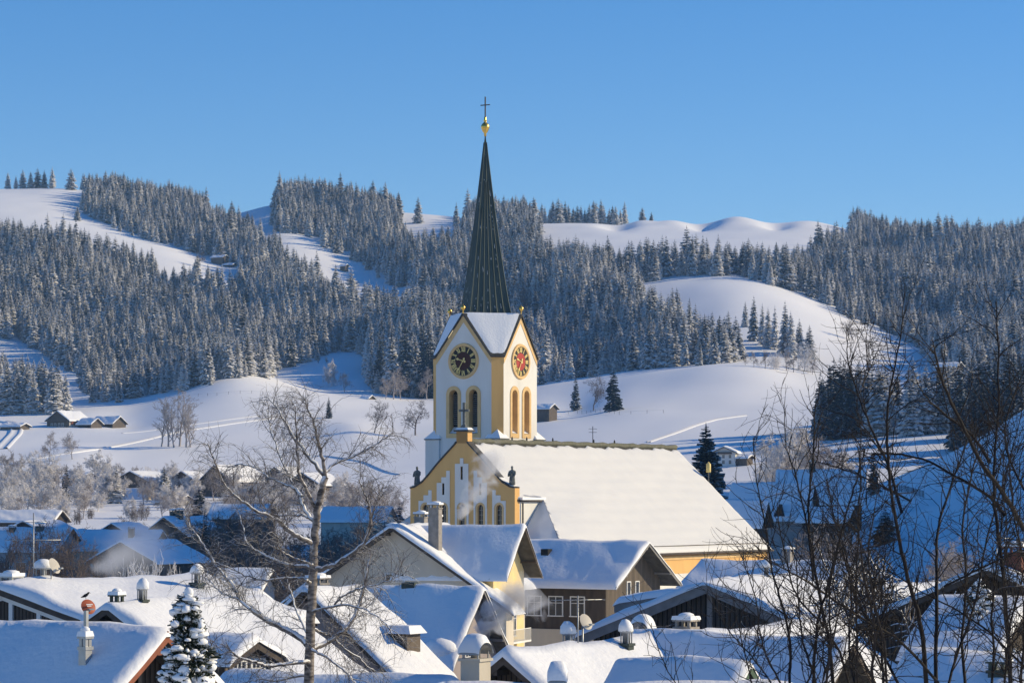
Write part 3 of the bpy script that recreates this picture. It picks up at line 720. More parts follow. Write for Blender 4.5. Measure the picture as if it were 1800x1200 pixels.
def bare_lines(rg, h, trunk_r, spread=.5, levels=4, kids=(5,4,4,4), droop=0.0, upright=.55, twig_r=.02, lean=0.0, start=.25, ratio=.55):
    """recursive bare crown -> list of (points, radii, sides)"""
    lines = []
    def grow(p, d, L, r, lv):
        n = 5 if lv < 2 else 4; pts = [p.copy()]; q = p.copy(); dd = d.copy()
        for i in range(n):
            dd = dd + rg.normal(0, .13+.05*lv, 3) + np.array([0, 0, (.10 if lv < 2 else .03) - droop*(lv >= 2)]); dd /= np.linalg.norm(dd)
            q = q + dd*L/n; pts.append(q.copy())
        rr = np.linspace(r, max(twig_r*.5, r*.3), n+1)
        lines.append((np.array(pts), rr, 6 if lv == 0 else (4 if lv < 2 else 3)))
        if lv >= levels: return
        k = kids[min(lv, len(kids)-1)]
        for i in range(k):
            t = (start if lv == 0 else .2) + (1-(start if lv == 0 else .2))*(i+rg.uniform(.1, .9))/k; j = t*n; a = int(min(j, n-1)); pp = pts[a]*(1-(j-a)) + pts[a+1]*(j-a)
            dirp = pts[a+1]-pts[a]; dirp /= np.linalg.norm(dirp)
            pr = rg.normal(0, 1, 3); pr -= dirp*pr.dot(dirp); pr /= np.linalg.norm(pr)
            nd_ = dirp*upright + pr*spread*(1.2 if lv == 0 else 1.0); nd_ /= np.linalg.norm(nd_)
            grow(pp, nd_, L*ratio*rg.uniform(.7, 1.2)*(1-.35*t*(lv == 0)), max(twig_r, rr[a]*.55), lv+1)
    d0 = np.array([lean, 0, 1.0]); grow(np.zeros(3), d0/np.linalg.norm(d0), h*.62, trunk_r, 0)
    zm = max(l_[0][:, 2].max() for l_ in lines)
    return [(l_[0]*np.array([1, 1, h/zm]) , l_[1], l_[2]) for l_ in lines]

def bare_mesh(name, seed, h, mat_, trunk_r=.2, **k):
    L = bare_lines(np.random.RandomState(seed), h, trunk_r, **k)
    return tubes_mesh(name, L, mat_)

SPR = [spruce_mesh('spruce_crown', 10+i, M['spruce'], whorls=[24,26,23,25,20][i], per=[11,10,11,12,10][i], slim=[.185,.16,.21,.19,.235][i], droop=[.5,.6,.42,.5,.35][i], base=[.05,.1,.04,.08,.02][i]) for i in range(5)]
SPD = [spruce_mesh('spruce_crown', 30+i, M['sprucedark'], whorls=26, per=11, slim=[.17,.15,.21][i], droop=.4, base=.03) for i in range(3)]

PINE = [spruce_mesh('pine_crown', 41, M['sprucedark'], whorls=46, per=17, slim=.185, droop=.30, base=.03, frost=-.12)]
rg = np.random.RandomState(77)
cx = []; 
for Y0 in np.arange(1150, 2560, 6.0):
    half = 1300/F*Y0; xs = np.arange(-half, half, 6.0); cx.append(np.stack([xs + rg.uniform(-3.2, 3.2, len(xs)), Y0 + rg.uniform(-3.2, 3.2, len(xs))], 1))
cx = np.concatenate(cx); gz = ground(cx[:,0], cx[:,1]); px_ = cx[:,0]/cx[:,1]*F+900; py_ = HY - gz/cx[:,1]*F
keep = np.zeros(len(cx), bool)
jx = px_ + rg.normal(0, 4, len(px_)); jy = py_ + rg.normal(0, 2.5, len(px_))
for w in WOODS: keep |= inpoly(jx, jy, w)
for w in OPEN: keep &= ~inpoly(jx, jy, w)
keep &= (cx[:,1] > 1335)
# no wood on the bright hill's far side that would hide behind nothing; thin out at random
keep &= rg.rand(len(cx)) > .10
T_XY = cx[keep]; T_Z = gz[keep]; T_PX = px_[keep]; T_PY = py_[keep]
cl = np.sin(T_XY[:,0]/31+np.sin(T_XY[:,1]/47)*2)*np.sin(T_XY[:,1]/38+1.3)
T_H = (rg.uniform(12, 23, len(T_XY)) + 5*cl)*np.where(rg.rand(len(T_XY)) < .16, rg.uniform(.5,.8,len(T_XY)), np.where(rg.rand(len(T_XY)) < .05, 1.25, 1.0))*np.interp(T_PX, [0,900,1500,1800], [1,.98,1,1.0])
# the trees that show largest are things of their own, the rest is one mass
vis = (T_PX > -10) & (T_PX < 1810)
# only trees not hidden by the ground in front: running minimum of pixel height along the view line
hid = np.zeros(len(T_XY), bool)
for i in range(len(T_XY)):
    d = np.arange(900, T_XY[i,1]-20, 40.0); hid[i] = (HY - ground(T_XY[i,0]/T_XY[i,1]*d, d)/d*F).min() < T_PY[i]-T_H[i]/T_XY[i,1]*F*.7 if len(d) else False
score = np.where(vis & ~hid, T_H/T_XY[:,1], 0); order = np.argsort(-score); NIND = 96
ind = order[:NIND]; mass = np.setdiff1d(np.arange(len(T_XY)), ind)

TREE_N = 0
def add_spruce(loc, h, variant, label, group=None, wid=1.0, kit=SPR, rz=None, parts=False):
    global TREE_N
    cr, tr = kit[variant % len(kit)]; rz = rz if rz is not None else (TREE_N*2.399) % 6.283; TREE_N += 1
    if parts:
        o = empty('spruce_tree', loc, rz); o.scale = (h*wid, h*wid, h)
        link_mesh('crown', cr, o); link_mesh('trunk', tr, o)
    else:
        o = link_mesh('spruce_tree', cr, None, loc, (0, 0, rz)); o.scale = (h*wid, h*wid, h)
    return tag(o, label, 'spruce', group)
def zone(px, py):
    if px < 700: return ('frosted spruce in the large wood left of the clock tower', 'spruces of the wood left of the tower')
    if px < 1330: return ('frosted spruce in the dense wood right behind the clock tower', 'spruces of the wood behind the tower')
    return ('frosted spruce in the shaded wood above the right hand meadow', 'spruces of the wood on the right')
for i in ind:
    lb, gp = zone(T_PX[i], T_PY[i])
    add_spruce((T_XY[i,0], T_XY[i,1], T_Z[i]-.3), T_H[i], int(rg.randint(5)), lb, gp, wid=rg.uniform(.85, 1.2), rz=rg.uniform(0, 6.28))

def scatter_stuff(name, pts, hs, srcs, label, cat, seed=1):
    """one object: many trees as instances on the points of a mesh"""
    me = bpy.data.meshes.new(name); me.vertices.add(len(pts)); me.vertices.foreach_set('co', np.asarray(pts, np.float32).ravel())
    r_ = np.random.RandomState(seed); n = len(pts)
    a = me.attributes.new('scl', 'FLOAT_VECTOR', 'POINT'); wd = r_.uniform(.85, 1.25, n)
    a.data.foreach_set('vector', np.stack([hs*wd, hs*wd, hs], 1).astype(np.float32).ravel())
    a = me.attributes.new('rot', 'FLOAT_VECTOR', 'POINT'); a.data.foreach_set('vector', np.stack([r_.normal(0,.02,n), r_.normal(0,.02,n), r_.uniform(0,6.28,n)], 1).astype(np.float32).ravel())
    a = me.attributes.new('pick', 'INT', 'POINT'); a.data.foreach_set('value', r_.randint(0, len(srcs), n).astype(np.int32))
    me.update(); o = link_mesh(name, me)
    ng = bpy.data.node_groups.new(name, 'GeometryNodeTree'); N = ng.nodes; L = ng.links
    ng.interface.new_socket('Geometry', in_out='INPUT', socket_type='NodeSocketGeometry'); ng.interface.new_socket('Geometry', in_out='OUTPUT', socket_type='NodeSocketGeometry')
    gi = N.new('NodeGroupInput'); go = N.new('NodeGroupOutput'); ip = N.new('GeometryNodeInstanceOnPoints'); jn = N.new('GeometryNodeJoinGeometry')
    for s_ in reversed(srcs):
        oi = N.new('GeometryNodeObjectInfo'); oi.transform_space = 'ORIGINAL'; oi.inputs['Object'].default_value = s_; oi.inputs['As Instance'].default_value = True
        L.new(oi.outputs['Geometry'], jn.inputs[0])
    def attr(nm, ty):
        q = N.new('GeometryNodeInputNamedAttribute'); q.data_type = ty; q.inputs['Name'].default_value = nm; return q.outputs['Attribute']
    L.new(gi.outputs[0], ip.inputs['Points']); L.new(jn.outputs[0], ip.inputs['Instance']); ip.inputs['Pick Instance'].default_value = True
    L.new(attr('pick', 'INT'), ip.inputs['Instance Index']); L.new(attr('scl', 'FLOAT_VECTOR'), ip.inputs['Scale'])
    er = N.new('FunctionNodeEulerToRotation'); L.new(attr('rot', 'FLOAT_VECTOR'), er.inputs[0]); L.new(er.outputs[0], ip.inputs['Rotation'])
    L.new(ip.outputs[0], go.inputs[0])
    md = o.modifiers.new('scatter', 'NODES'); md.node_group = ng
    return tag(o, label, cat, kind='stuff')
# one individual of each shape lends its mesh to the mass
srcs = []
for v in range(5):
    for o in bpy.data.objects:
        if o.type == 'MESH' and o.data == SPR[v][0] and o.name.startswith('spruce_tree'): srcs.append(o); break
scatter_stuff('spruce_forest', np.stack([T_XY[mass,0], T_XY[mass,1], T_Z[mass]-.3], 1), T_H[mass], srcs, 'frosted spruce forest covering the hills behind the village', 'forest')

# ---- single trees and small groups on the meadows
def spruce_px(px, py, hpx, label, group=None, d0=850, d1=2550, v=0, kit=SPR, wid=1.0, parts=True, D=None):
    p = base_at(px, D) if D else base_px(px, py, d0, d1)
    return add_spruce(p - Vector((0,0,.3)), hpx/F*p.y*1.04, v, label, group, wid, kit, parts=parts)
spruce_px(1012, 722, 60, 'smaller dark spruce in the meadow just right of the clock tower', v=0, kit=SPD)
spruce_px(1078, 722, 74, 'large dark broad spruce in the meadow right of the clock tower', v=2, kit=SPD, wid=1.1)
spruce_px(578, 735, 38, 'small dark spruce standing alone on the sunlit slope left of the tower', v=1, kit=SPD, wid=1.15)
spruce_px(136, 388, 26, 'small frosted spruce alone on the high white meadow at upper left', d0=1900, v=2, wid=1.3)
spruce_px(735, 393, 46, 'frosted spruce alone on the ridge meadow left of the spire', d0=2100, v=2, wid=1.1)
spruce_px(802, 400, 44, 'slim spruce on the ridge close to the left edge of the spire', d0=2100, v=1)
spruce_px(381, 352, 34, 'spruce with a split top sticking out of the skyline', D=2330, v=0, wid=1.3)
spruce_px(125, 326, 38, 'broad frosted tree on the skyline at the top of the left meadow', D=2400, v=4, wid=1.3)
for k, x in enumerate((14,28,40,54,66,78,92)):
    spruce_px(x, 330, [30,24,34,30,36,32,38][k], 'spruce in the skyline row at the far left ridge', 'spruces in the left skyline row', D=2410, v=k, kit=SPR, parts=False, wid=1.2)
for k in range(27):
    x = 918 + k*6.9 + rg.uniform(-2, 2)
    spruce_px(x, 389, [46,40,44,38,30,36,34,30,40][k % 9]*rg.uniform(.9,1.05), 'spruce in the skyline row above the white ridge right of the spire', 'spruces in the right skyline row', D=2415+rg.uniform(-12,20), v=k, parts=False, wid=1.1)
spruce_px(1129, 389, 24, 'bushy round spruce at the right end of the ridge row', D=2420, v=4, wid=1.4); spruce_px(1145, 390, 17, 'tiny spruce on the ridge beside a bushy one', D=2420, v=4, wid=1.1)
CL = [(1325,600,78),(1340,606,72),(1350,612,70),(1362,614,76),(1380,624,92),(1390,628,80),(1310,575,45)]
for k, (x, y, h) in enumerate(CL):
    spruce_px(x, y, h, 'slim spruce in the small clump on the bright right hand hill', 'spruces in the clump on the bright hill', d0=1400, v=[0,1,3,1,0,3,2][k], wid=.8)
spruce_px(1405, 627, 67, 'snowy narrow spruce at the right end of the hill clump', d0=1400, v=0); spruce_px(1423, 630, 58, 'pyramid shaped spruce at the outer right of the hill clump', d0=1400, v=2, wid=1.1)
# dense stand right of the mound and the ones beside it
for k in range(60):
    x = 1440 + (k % 20)*7.2 + rg.uniform(-4, 4); D = 1040 + (k//20)*22 + rg.uniform(-8, 8); h = rg.uniform(82,130)*(1040/D)*np.interp(x, [1440,1465,1580],[.95,1.05,.9])
    spruce_px(x, 0, h, 'dark spruce in the dense stand right of the white mound', 'spruces of the stand beside the mound', D=D, v=int(rg.randint(5)), kit=SPD if x < 1500 else SPR, parts=False, wid=rg.uniform(.85,1.1))
for k in range(26):
    x = 1596 + (k % 13)*10 + rg.uniform(-4, 4); D = 1010 + (k//13)*30 + rg.uniform(-8, 8)
    spruce_px(x, 0, rg.uniform(85,128), 'spruce in the stand above the shaded slope at right', 'spruces above the shaded slope', D=D, v=int(rg.randint(5)), kit=SPR, parts=False)
for k in range(34):
    x = 1690 + (k % 12)*12 + rg.uniform(-5, 5); D = 930 + (k//12)*40 + rg.uniform(-10, 10)
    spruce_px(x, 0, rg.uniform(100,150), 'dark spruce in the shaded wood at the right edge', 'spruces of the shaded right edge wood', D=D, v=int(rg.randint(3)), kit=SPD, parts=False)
# left of the tower
for k, (x, y, h) in enumerate([(668,690,105),(688,694,120),(712,697,130),(730,698,110),(745,700,125),(757,700,105)]):
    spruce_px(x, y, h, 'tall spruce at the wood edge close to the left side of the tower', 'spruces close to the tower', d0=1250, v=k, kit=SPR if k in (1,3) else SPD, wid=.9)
# ------------------------------------------------------------------ houses
A_B = -31.0      # gable towards the left front, ridge running right and back
A_A = 59.0       # gable towards the right front, ridge running left and back
class House: pass
def to_local(h, p):
    d = Vector(p) - h.loc; c, s = math.cos(h.r), math.sin(h.r)
    return Vector((d.x*c + d.y*s, -d.x*s + d.y*c, d.z))
def to_world(h, x, y, z):
    c, s = math.cos(h.r), math.sin(h.r); return Vector((h.loc.x + x*c - y*s, h.loc.y + x*s + y*c, h.loc.z + z))

def snow_sheet(mb, L, hl, hr, zf, th, seed, over=.10, lump=.06, y0=0.0, ny=None, r=None):
    """thick rounded blanket over a two-slope roof; zf(x) is the height of the roof surface"""
    rg = random.Random(seed); ph = [rg.uniform(0, 6.28) for _ in range(8)]; r = r or th*1.0
    xs = []
    x0, x1 = -hl-over, hr+over
    for d in (0, .03, .12, .35, .7, 1.0): xs.append(x0 + r*d)
    n = max(8, int((x1-x0)/.34))
    xs += [x0+r + (x1-x0-2*r)*k/n for k in range(1, n)]
    for d in (1.0, .7, .35, .12, .03, 0): xs.append(x1 - r*d)
    ys = [y0-over + r*d for d in (0, .03, .12, .35, .7, 1.0)]; m = ny or max(4, int(L/.4))
    ys += [y0-over+r + (L+2*over-2*r)*k/m for k in range(1, m)] + [y0+L+over - r*d for d in (1.0, .7, .35, .12, .03, 0)]
    g = []
    for y in ys:
        row = []
        for x in xs:
            wob = .35*math.sin(y*.9+ph[0]) + .3*math.sin(y*2.1+ph[1]) ; wx = .35*math.sin(x*1.1+ph[2]) + .3*math.sin(x*2.3+ph[3])
            d = min((x-x0), (x1-x))/r; e = min(y-(y0-over), (y0+L+over)-y)/r
            f = math.sqrt(max(0, 1-(1-min(d, 1))**2))*math.sqrt(max(0, 1-(1-min(e, 1))**2))
            t = th*(.92 + .15*math.sin(x*.8+y*.5+ph[4]) + .10*math.sin(x*1.7-y*1.1+ph[5]) + .035*math.sin(x*3.7+y*2.9+ph[6]) + .03*math.sin(y*4.3-x*1.9+ph[7])) + lump*.5*math.sin(x*2.0+ph[6])*math.sin(y*1.7+ph[7])
            sm = .18*th/(1+(x/.7)**2)
            edge_d = -.10*(1-min(d, 1)) if d < 1 else 0
            row.append((x + (.09*wob+.03*math.sin(y*6.1+ph[3]))*(1 if abs(x) > .6*hl else 0), y + .07*wx, zf(x) + f*(t-sm) + edge_d))
        g.append(row)
    mb.sheet(g)

def house(name, label, apex, rot, L, hw, tanp, H, wall, gable=None, fascia='fascia', hr=None, og=.7, oe=.7, th=.35, cat='house', group=None, seed=0, slab=.18, boards=True, snow=True, walls=True, tanr=None, back=True, fw=.26):
    h = House(); h.r = R(rot); px, py, D = apex
    top = P(px, py, D) - Vector((0, 0, th)); h.loc = top - Vector((0, 0, H)); h.H = H; h.hw = hw; h.hr = hr or hw; h.tl = tanp; h.tr = tanr or tanp; h.L = L; h.th = th; h.slab = slab; h.og = og
    h.zf = lambda x: H - (abs(x)*h.tl if x < 0 else x*h.tr)
    h.o = empty(name, h.loc, h.r); tag(h.o, label, cat, group); h.seed = seed
    gm = M[gable] if gable else M[wall]
    xl, xr = -(hw-oe), h.hr-oe; yb = L-(og if back else .02)
    cx_ = to_world(h, 0, L/2, 0); gap = float(ground(cx_.x, cx_.y)) - h.loc.z
    if gap > 1.5: print('BURIED', label, round(gap, 1), 'of', H)
    wz = min(0.0, gap - .8)
    if walls:
        b = MB(); zw = lambda x: h.zf(x)-slab-.01
        b.add([(xl,og,wz),(xr,og,wz),(xr,og,zw(xr)),(0,og,zw(0)),(xl,og,zw(xl))], [(0,1,2,3,4)], 1 if gable else 0)
        b.add([(xl,yb,wz),(xr,yb,wz),(xr,yb,zw(xr)),(0,yb,zw(0)),(xl,yb,zw(xl))], [(4,3,2,1,0)], 1 if gable else 0)
        b.add([(xl,og,wz),(xl,yb,wz),(xl,yb,zw(xl)),(xl,og,zw(xl))], [(3,2,1,0)], 0); b.add([(xr,og,wz),(xr,yb,wz),(xr,yb,zw(xr)),(xr,og,zw(xr))], [(0,1,2,3)], 0)
        h.wall = b.build('wall', [M[wall], gm], h.o)
    b = MB()
    for a, z0 in ((-hw, h.zf(-hw)), (h.hr, h.zf(h.hr))):
        q = [(0,0,H),(0,L,H),(a,L,z0),(a,0,z0)]
        b.add(q + [(x,y,z-slab) for x,y,z in q], [(0,1,2,3),(7,6,5,4),(1,5,6,2),(2,6,7,3),(3,7,4,0)])
    h.roof = b.build('roof', M['darkroof'], h.o)
    if boards:
        for y in (-.035, L+.005):
            b = MB()
            for a in (-hw, h.hr):
                za = h.zf(a); b.extrude([(0,y,H+.03),(a*1.002,y,za+.03),(a*1.002,y,za-fw),(0,y,H-fw)], (0,.03,0))
            b.build('bargeboard', M[fascia], h.o)
        if og > .6:
            for x in (-hw*.66, -hw*.05, h.hr*.66): MB().box(x-.08, x+.08, .0, og+.02, h.zf(x)-slab-.2, h.zf(x)-slab-.012).build('purlin', M[fascia], h.o)
    if snow:
        b = MB(); snow_sheet(b, L, hw, h.hr, lambda x: h.zf(x)+.004, th, seed+11); b.build('snow_cover', M['snow'], h.roof)
    return h

def merge(sub, main):
    """parts of a wing become parts of the house it belongs to"""
    da = sub.r - main.r; off_ = to_local(main, sub.loc); c, s_ = math.cos(da), math.sin(da)
    for ch in list(sub.o.children):
        l_ = ch.location; ch.location = (off_.x + l_.x*c - l_.y*s_, off_.y + l_.x*s_ + l_.y*c, off_.z + l_.z); ch.rotation_euler[2] += da; ch.parent = main.o
    bpy.data.objects.remove(sub.o)

def window(h, x, z, w, hgt, side='front', nx=2, ny=2, frame='frame', depth=0.0, name='window', glass='glass', fr=.09, off=0.0):
    """framed window on a wall: side front (gable), left or right; x runs along that wall"""
    def fn(a, d, c):
        if side == 'front': return (a, h.og-d-off, c)
        if side == 'right': return (h.hr-.7+d+off, a, c)
        return (-(h.hw-.7)-d-off, a, c)
    b = MB(); x0, x1, z0, z1 = x-w/2, x+w/2, z, z+hgt
    def bx(m, a0, a1, d0, d1, c0, c1, mi=0):
        p = [fn(a0,d0,c0),fn(a1,d0,c0),fn(a1,d1,c0),fn(a0,d1,c0),fn(a0,d0,c1),fn(a1,d0,c1),fn(a1,d1,c1),fn(a0,d1,c1)]
        m.add(p, [(0,3,2,1),(4,5,6,7),(0,1,5,4),(1,2,6,5),(2,3,7,6),(3,0,4,7)], mi)
    bx(b, x0-fr, x0, .003, .07, z0, z1); bx(b, x1, x1+fr, .003, .07, z0, z1); bx(b, x0-fr, x1+fr, .003, .07, z1, z1+fr); bx(b, x0-fr-.05, x1+fr+.05, .003, .14, z0-fr, z0)
    for k in range(1, nx): q = x0+w*k/nx; bx(b, q-.025, q+.025, .02, .06, z0, z1)
    for k in range(1, ny): q = z0+hgt*(.68 if ny == 2 else k/ny); bx(b, x0, x1, .021, .058, q-.025, q+.025)
    wn_ = b.build(name, M[frame], h.o)
    b = MB(); b.add([fn(x0,.015,z0),fn(x1,.015,z0),fn(x1,.015,z1),fn(x0,.015,z1)], [(0,1,2,3)]); b.build('pane', M[glass], wn_)
    return wn_

def roof_y(h, px, lx):
    """position along the ridge where local cross-position lx appears at pixel column px"""
    k = (px-900)/F; c, s = math.cos(h.r), math.sin(h.r)
    # (X0 + lx c - y s) = k (Y0 + lx s + y c)
    return (h.loc.x + lx*c - k*(h.loc.y + lx*s)) / (k*c + s)

def chimney(h, px, lx, w, hgt, style='box', mt='brick', wy=None, seed=0, y=None, above=None):
    """chimney through the roof at local cross-position lx; styles: box (snow cap), arch (curved metal cowl), dome"""
    y = roof_y(h, px, lx) if y is None else y; zb = h.zf(lx); wy = wy or w; top = zb + hgt
    b = MB(); b.box(lx-w/2, lx+w/2, y-wy/2, y+wy/2, zb-.4, top); e_ = min(.06, .1*w); b.box(lx-w/2-e_, lx+w/2+e_, y-wy/2-e_, y+wy/2+e_, top, top+.09)
    c = b.build('chimney', M[mt], h.o)
    s = MB(); tz = top+.09
    if style == 'box':
        b = MB()
        for dx in (-1, 1):
            for dy in (-1, 1): b.box(lx+dx*(w/2-.06)-.05, lx+dx*(w/2-.06)+.05, y+dy*(wy/2-.06)-.05, y+dy*(wy/2-.06)+.05, tz, tz+.2)
        e_ = min(.08, .12*w); b.box(lx-w/2-e_, lx+w/2+e_, y-wy/2-e_, y+wy/2+e_, tz+.2, tz+.26); b.build('cowl', M[mt], c)
        e_ = min(.1, .16*w); s.frustum(lx-w/2-e_, lx+w/2+e_, y-wy/2-e_, y+wy/2+e_, tz+.262, tz+.40, .03); s.blob((lx,y,tz+.40), w*.52, wy*.52, .13, seed, .1, zmin=0)
    elif style == 'arch':
        b = MB(); n = 12; rx = w*.62; g = []
        for k in range(n+1):
            a = math.pi*k/n; g.append([(lx-rx*math.cos(a), yy, tz+.12+.75*rx*math.sin(a)) for yy in (y-wy*.55, y+wy*.55)])
        b.sheet(g)
        for dx in (-.45, .45):
            for yy in (-.4, .4): b.bar((lx+dx*w, y+yy*wy, tz), (lx+dx*w, y+yy*wy, tz+.25), .04, .04)
        b.lathe([(.16,0),(.16,.3),(.2,.32)], (lx, y, tz), 10); b.build('cowl', M['metal'], c)
        g = []
        for k in range(n+1):
            a = math.pi*k/n; tk = .05+.28*math.sin(a)
            g.append([(lx-(rx+.02)*math.cos(a)*(1+.04*(q % 2)), y-wy*.58+wy*1.16*q/6, tz+.14+.75*rx*math.sin(a)+tk*math.sqrt(max(0.02, 1-((q-3)/3)**4))) for q in range(7)])
        s.sheet(g)
    else:
        b = MB(); b.lathe([(.14,0),(.14,.35),(w*.6,.38),(w*.66,.44),(w*.2,.6)], (lx,y,tz), 12)
        for k in range(4): a = .8+k*1.57; b.bar((lx+w*.5*math.cos(a), y+w*.5*math.sin(a), tz-.02), (lx+w*.5*math.cos(a), y+w*.5*math.sin(a), tz+.4), .035, .035)
        b.build('cowl', M['metal'], c); s.blob((lx,y,tz+.44), w*.72, w*.72, .42, seed, .12, zmin=-.05)
    s.build('snow_cap', M['snow'], c)
    return c

def dish(pos, r, az, label, mt='dish', pole=1.2, arm=True, mark=False):
    o = empty('satellite_dish', Vector(pos)-Vector((0,0,pole)), R(az)); tag(o, label, 'satellite dish')
    b = MB(); n = 18; g = []; tilt = R(28)
    def fn(rr, a): x = rr*math.cos(a); z = rr*1.08*math.sin(a); y = .28*(rr*rr)/r - .28*r; return (x, -(y+.0)*math.cos(tilt)*-1 + z*math.sin(tilt)*.9 - .12, pole + z*math.cos(tilt) + y*math.sin(tilt))
    for i in range(6): g.append([fn(max(.001, r*i/5), 2*math.pi*k/n) for k in range(n+1)])
    b.sheet(g); d_ = b.build('reflector', M[mt], o)
    if mark:
        b = MB()
        for x0, x1, z in ((-.09,.09,.05),(-.07,.05,.01)): b.add([(x0,-.21,pole+z),(x1,-.21,pole+z),(x1,-.195,pole+z+.028),(x0,-.195,pole+z+.028)], [(0,1,2,3)])
        b.build('lettering', M['frame'], d_)
    b = MB(); b.tube([(0,.05,-.6),(0,.05,pole)], .035, 6); b.build('pole', M['metal'], o)
    if arm: b = MB(); b.tube([(0,-.05,pole-r*.9),(0,-r*1.25,pole-r*.35)], .025, 5); b.box(-.07,.07,-r*1.25-.1,-r*1.25+.06,pole-r*.38,pole-r*.2); b.build('feed_arm', M['metal'], o)
    return o

def antenna(base, hgt, bars, az, label):
    o = empty('tv_antenna', base, R(az)); tag(o, label, 'antenna')
    b = MB(); b.tube([(0,0,-.5),(0,0,hgt)], .025, 5); b.build('mast', M['metal'], o)
    for z, w in bars:
        b = MB(); b.tube([(-w,0,z),(w,0,z)], .018, 4)
        for k in range(7): x = -w+2*w*k/6; b.tube([(x,-.28,z),(x,.28,z)], .012, 3)
        b.build('boom', M['metal'], o)
    return o

# ---- the inn in the middle with its cross wing
h1 = house('inn', 'big cream inn with long snowy roof and yellow cross wing before the church', (688,917,222), -18, 2.9, 10.0, .66, 15.0, 'cream', fascia='fascia', og=1.0, oe=.9, th=.38, seed=1, back=False)
q1 = to_world(h1, 0, 2.75, h1.H+.38); h1r = house('inn', 'rear', (900+q1.x/q1.y*F, HY-q1.z/q1.y*F, q1.y), -18, 10.5, 10.0, .66, 15.0, 'cream', og=.02, oe=.9, th=.37, seed=71, hr=7.6, boards=False)
for x in (-.35, .6): window(h1, x-.2, 10.75, .52, .52, 'front', 1, 1)
window(h1, -4.5, 5.2, 1.0, 1.3, 'front'); window(h1, 3.6, 5.2, 1.0, 1.3, 'front')
chimney(h1r, 740, -.5, .85, .95, 'box', 'brick', seed=1); chimney(h1r, 803, -.8, .95, .9, 'box', 'brick', seed=3, y=9.5)
chimney(h1r, 765, 2.9, .85, 3.3, 'box', 'brick', seed=2); chimney(h1r, 693, -2.0, .8, 1.0, 'box', 'brick', seed=4, y=3.0)
h1w = house('inn_wing', 'yellow gabled wing of the inn with steep snowy roof and tall windows', (922,917,224.5), 72, 9.5, 4.6, .88, 14.9, 'pale_yellow', fascia='fascia', og=1.3, oe=.7, th=.32, seed=2, back=False, slab=.14)
for x in (-1.5, 1.3): window(h1w, x, 6.2, .75, 2.0, 'front', 2, 2)
for x in (-1.5, 1.3): window(h1w, x, 2.6, .75, 1.9, 'front', 2, 2)
b = MB(); b.box(-2.6,2.4,.2,1.3,5.7,5.85); [b.bar((x,.25,5.85),(x,.25,6.75),.04,.04) for x in [-2.6+.25*k for k in range(21)]]; b.bar((-2.6,.25,6.78),(2.4,.25,6.78),.07,.05)
b.build('balcony', M['frame'], h1w.o)
b = MB(); b.box(-3.2,3.4,-.9,1.29,0,4.2); b.box(-3.3,3.5,-1.0,1.28,4.2,4.34); b.build('bay', M['pale_yellow'], h1w.o)
h1b = MB(); h1b.box(2.2,3.0,-1.0,-.92,2.0,3.7); h1b.build('bay_window', M['glass'], h1w.o)

merge(h1w, h1); merge(h1r, h1)
# ---- the house in front of the inn
h2 = house('house', 'house with broad blue shaded snow roof and narrow dark gable in front of the inn', (850,1022,180), 68, 9.6, 5.0, .95, 12.6, 'grey_plaster', gable='pinkgrey', fascia='fascia_grey', og=.9, oe=.6, th=.42, seed=4)
window(h2, -.5, 7.4, .8, 1.3, 'front'); window(h2, 2.2, 4.6, .8, 1.3, 'left'); window(h2, 5.2, 4.6, .8, 1.3, 'left')
b = MB(); b.box(-6.6,-4.2,1.5,6.5,5.0,5.12); b.build('canopy', M['fascia'], h2.o)
b = MB(); snow_sheet(b, 5.0, 1.2, 1.2, lambda x: 5.125, .35, 44, y0=0); b.build('canopy_snow', M['snow'], h2.o, (-5.4,1.5,0))
b = MB(); b.blob((-4.0,1.2,h2.zf(-4.0)+.2), 1.0,1.2,.55, 7, .15); b.build('snow_lump', M['snow'], h2.roof)
b = MB(); b.box(-.45,.45,4.6,5.5,h2.H-.3,h2.H+.34); b.build('roof_hatch', M['cladding'], h2.roof)

# ---- dark wooden house right of the inn
h3 = house('house', 'dark brown boarded house with three white windows right of the yellow inn', (1141,947,240), A_A, 14.0, 5.8, .62, 14.8, 'wood', gable='woodgrey', fascia='fascia_grey', og=1.5, oe=1.0, th=.34, seed=5)
for y in (4.2,6.3,8.4,10.5): window(h3, y, 8.75, 1.25, 1.55, 'left', 2, 2, off=-.3)
b = MB(); b.box(-(5.8-.86),5.8-.86,1.42,12.58,0,7.6); b.build('plaster_storey', M['cream'], h3.o)
for y in (4.2, 8.0): 
    pass
window(h3, -.9, 10.0, .55, 1.5, 'front', 1, 1); window(h3, .6, 10.0, .55, 1.5, 'front', 1, 1)
b = MB(); b.box(-2.2,-1.5,8.6,9.3,h3.zf(-1.85)-.1,h3.zf(-1.85)+.6); b.build('skylight', M['dark'], h3.roof)

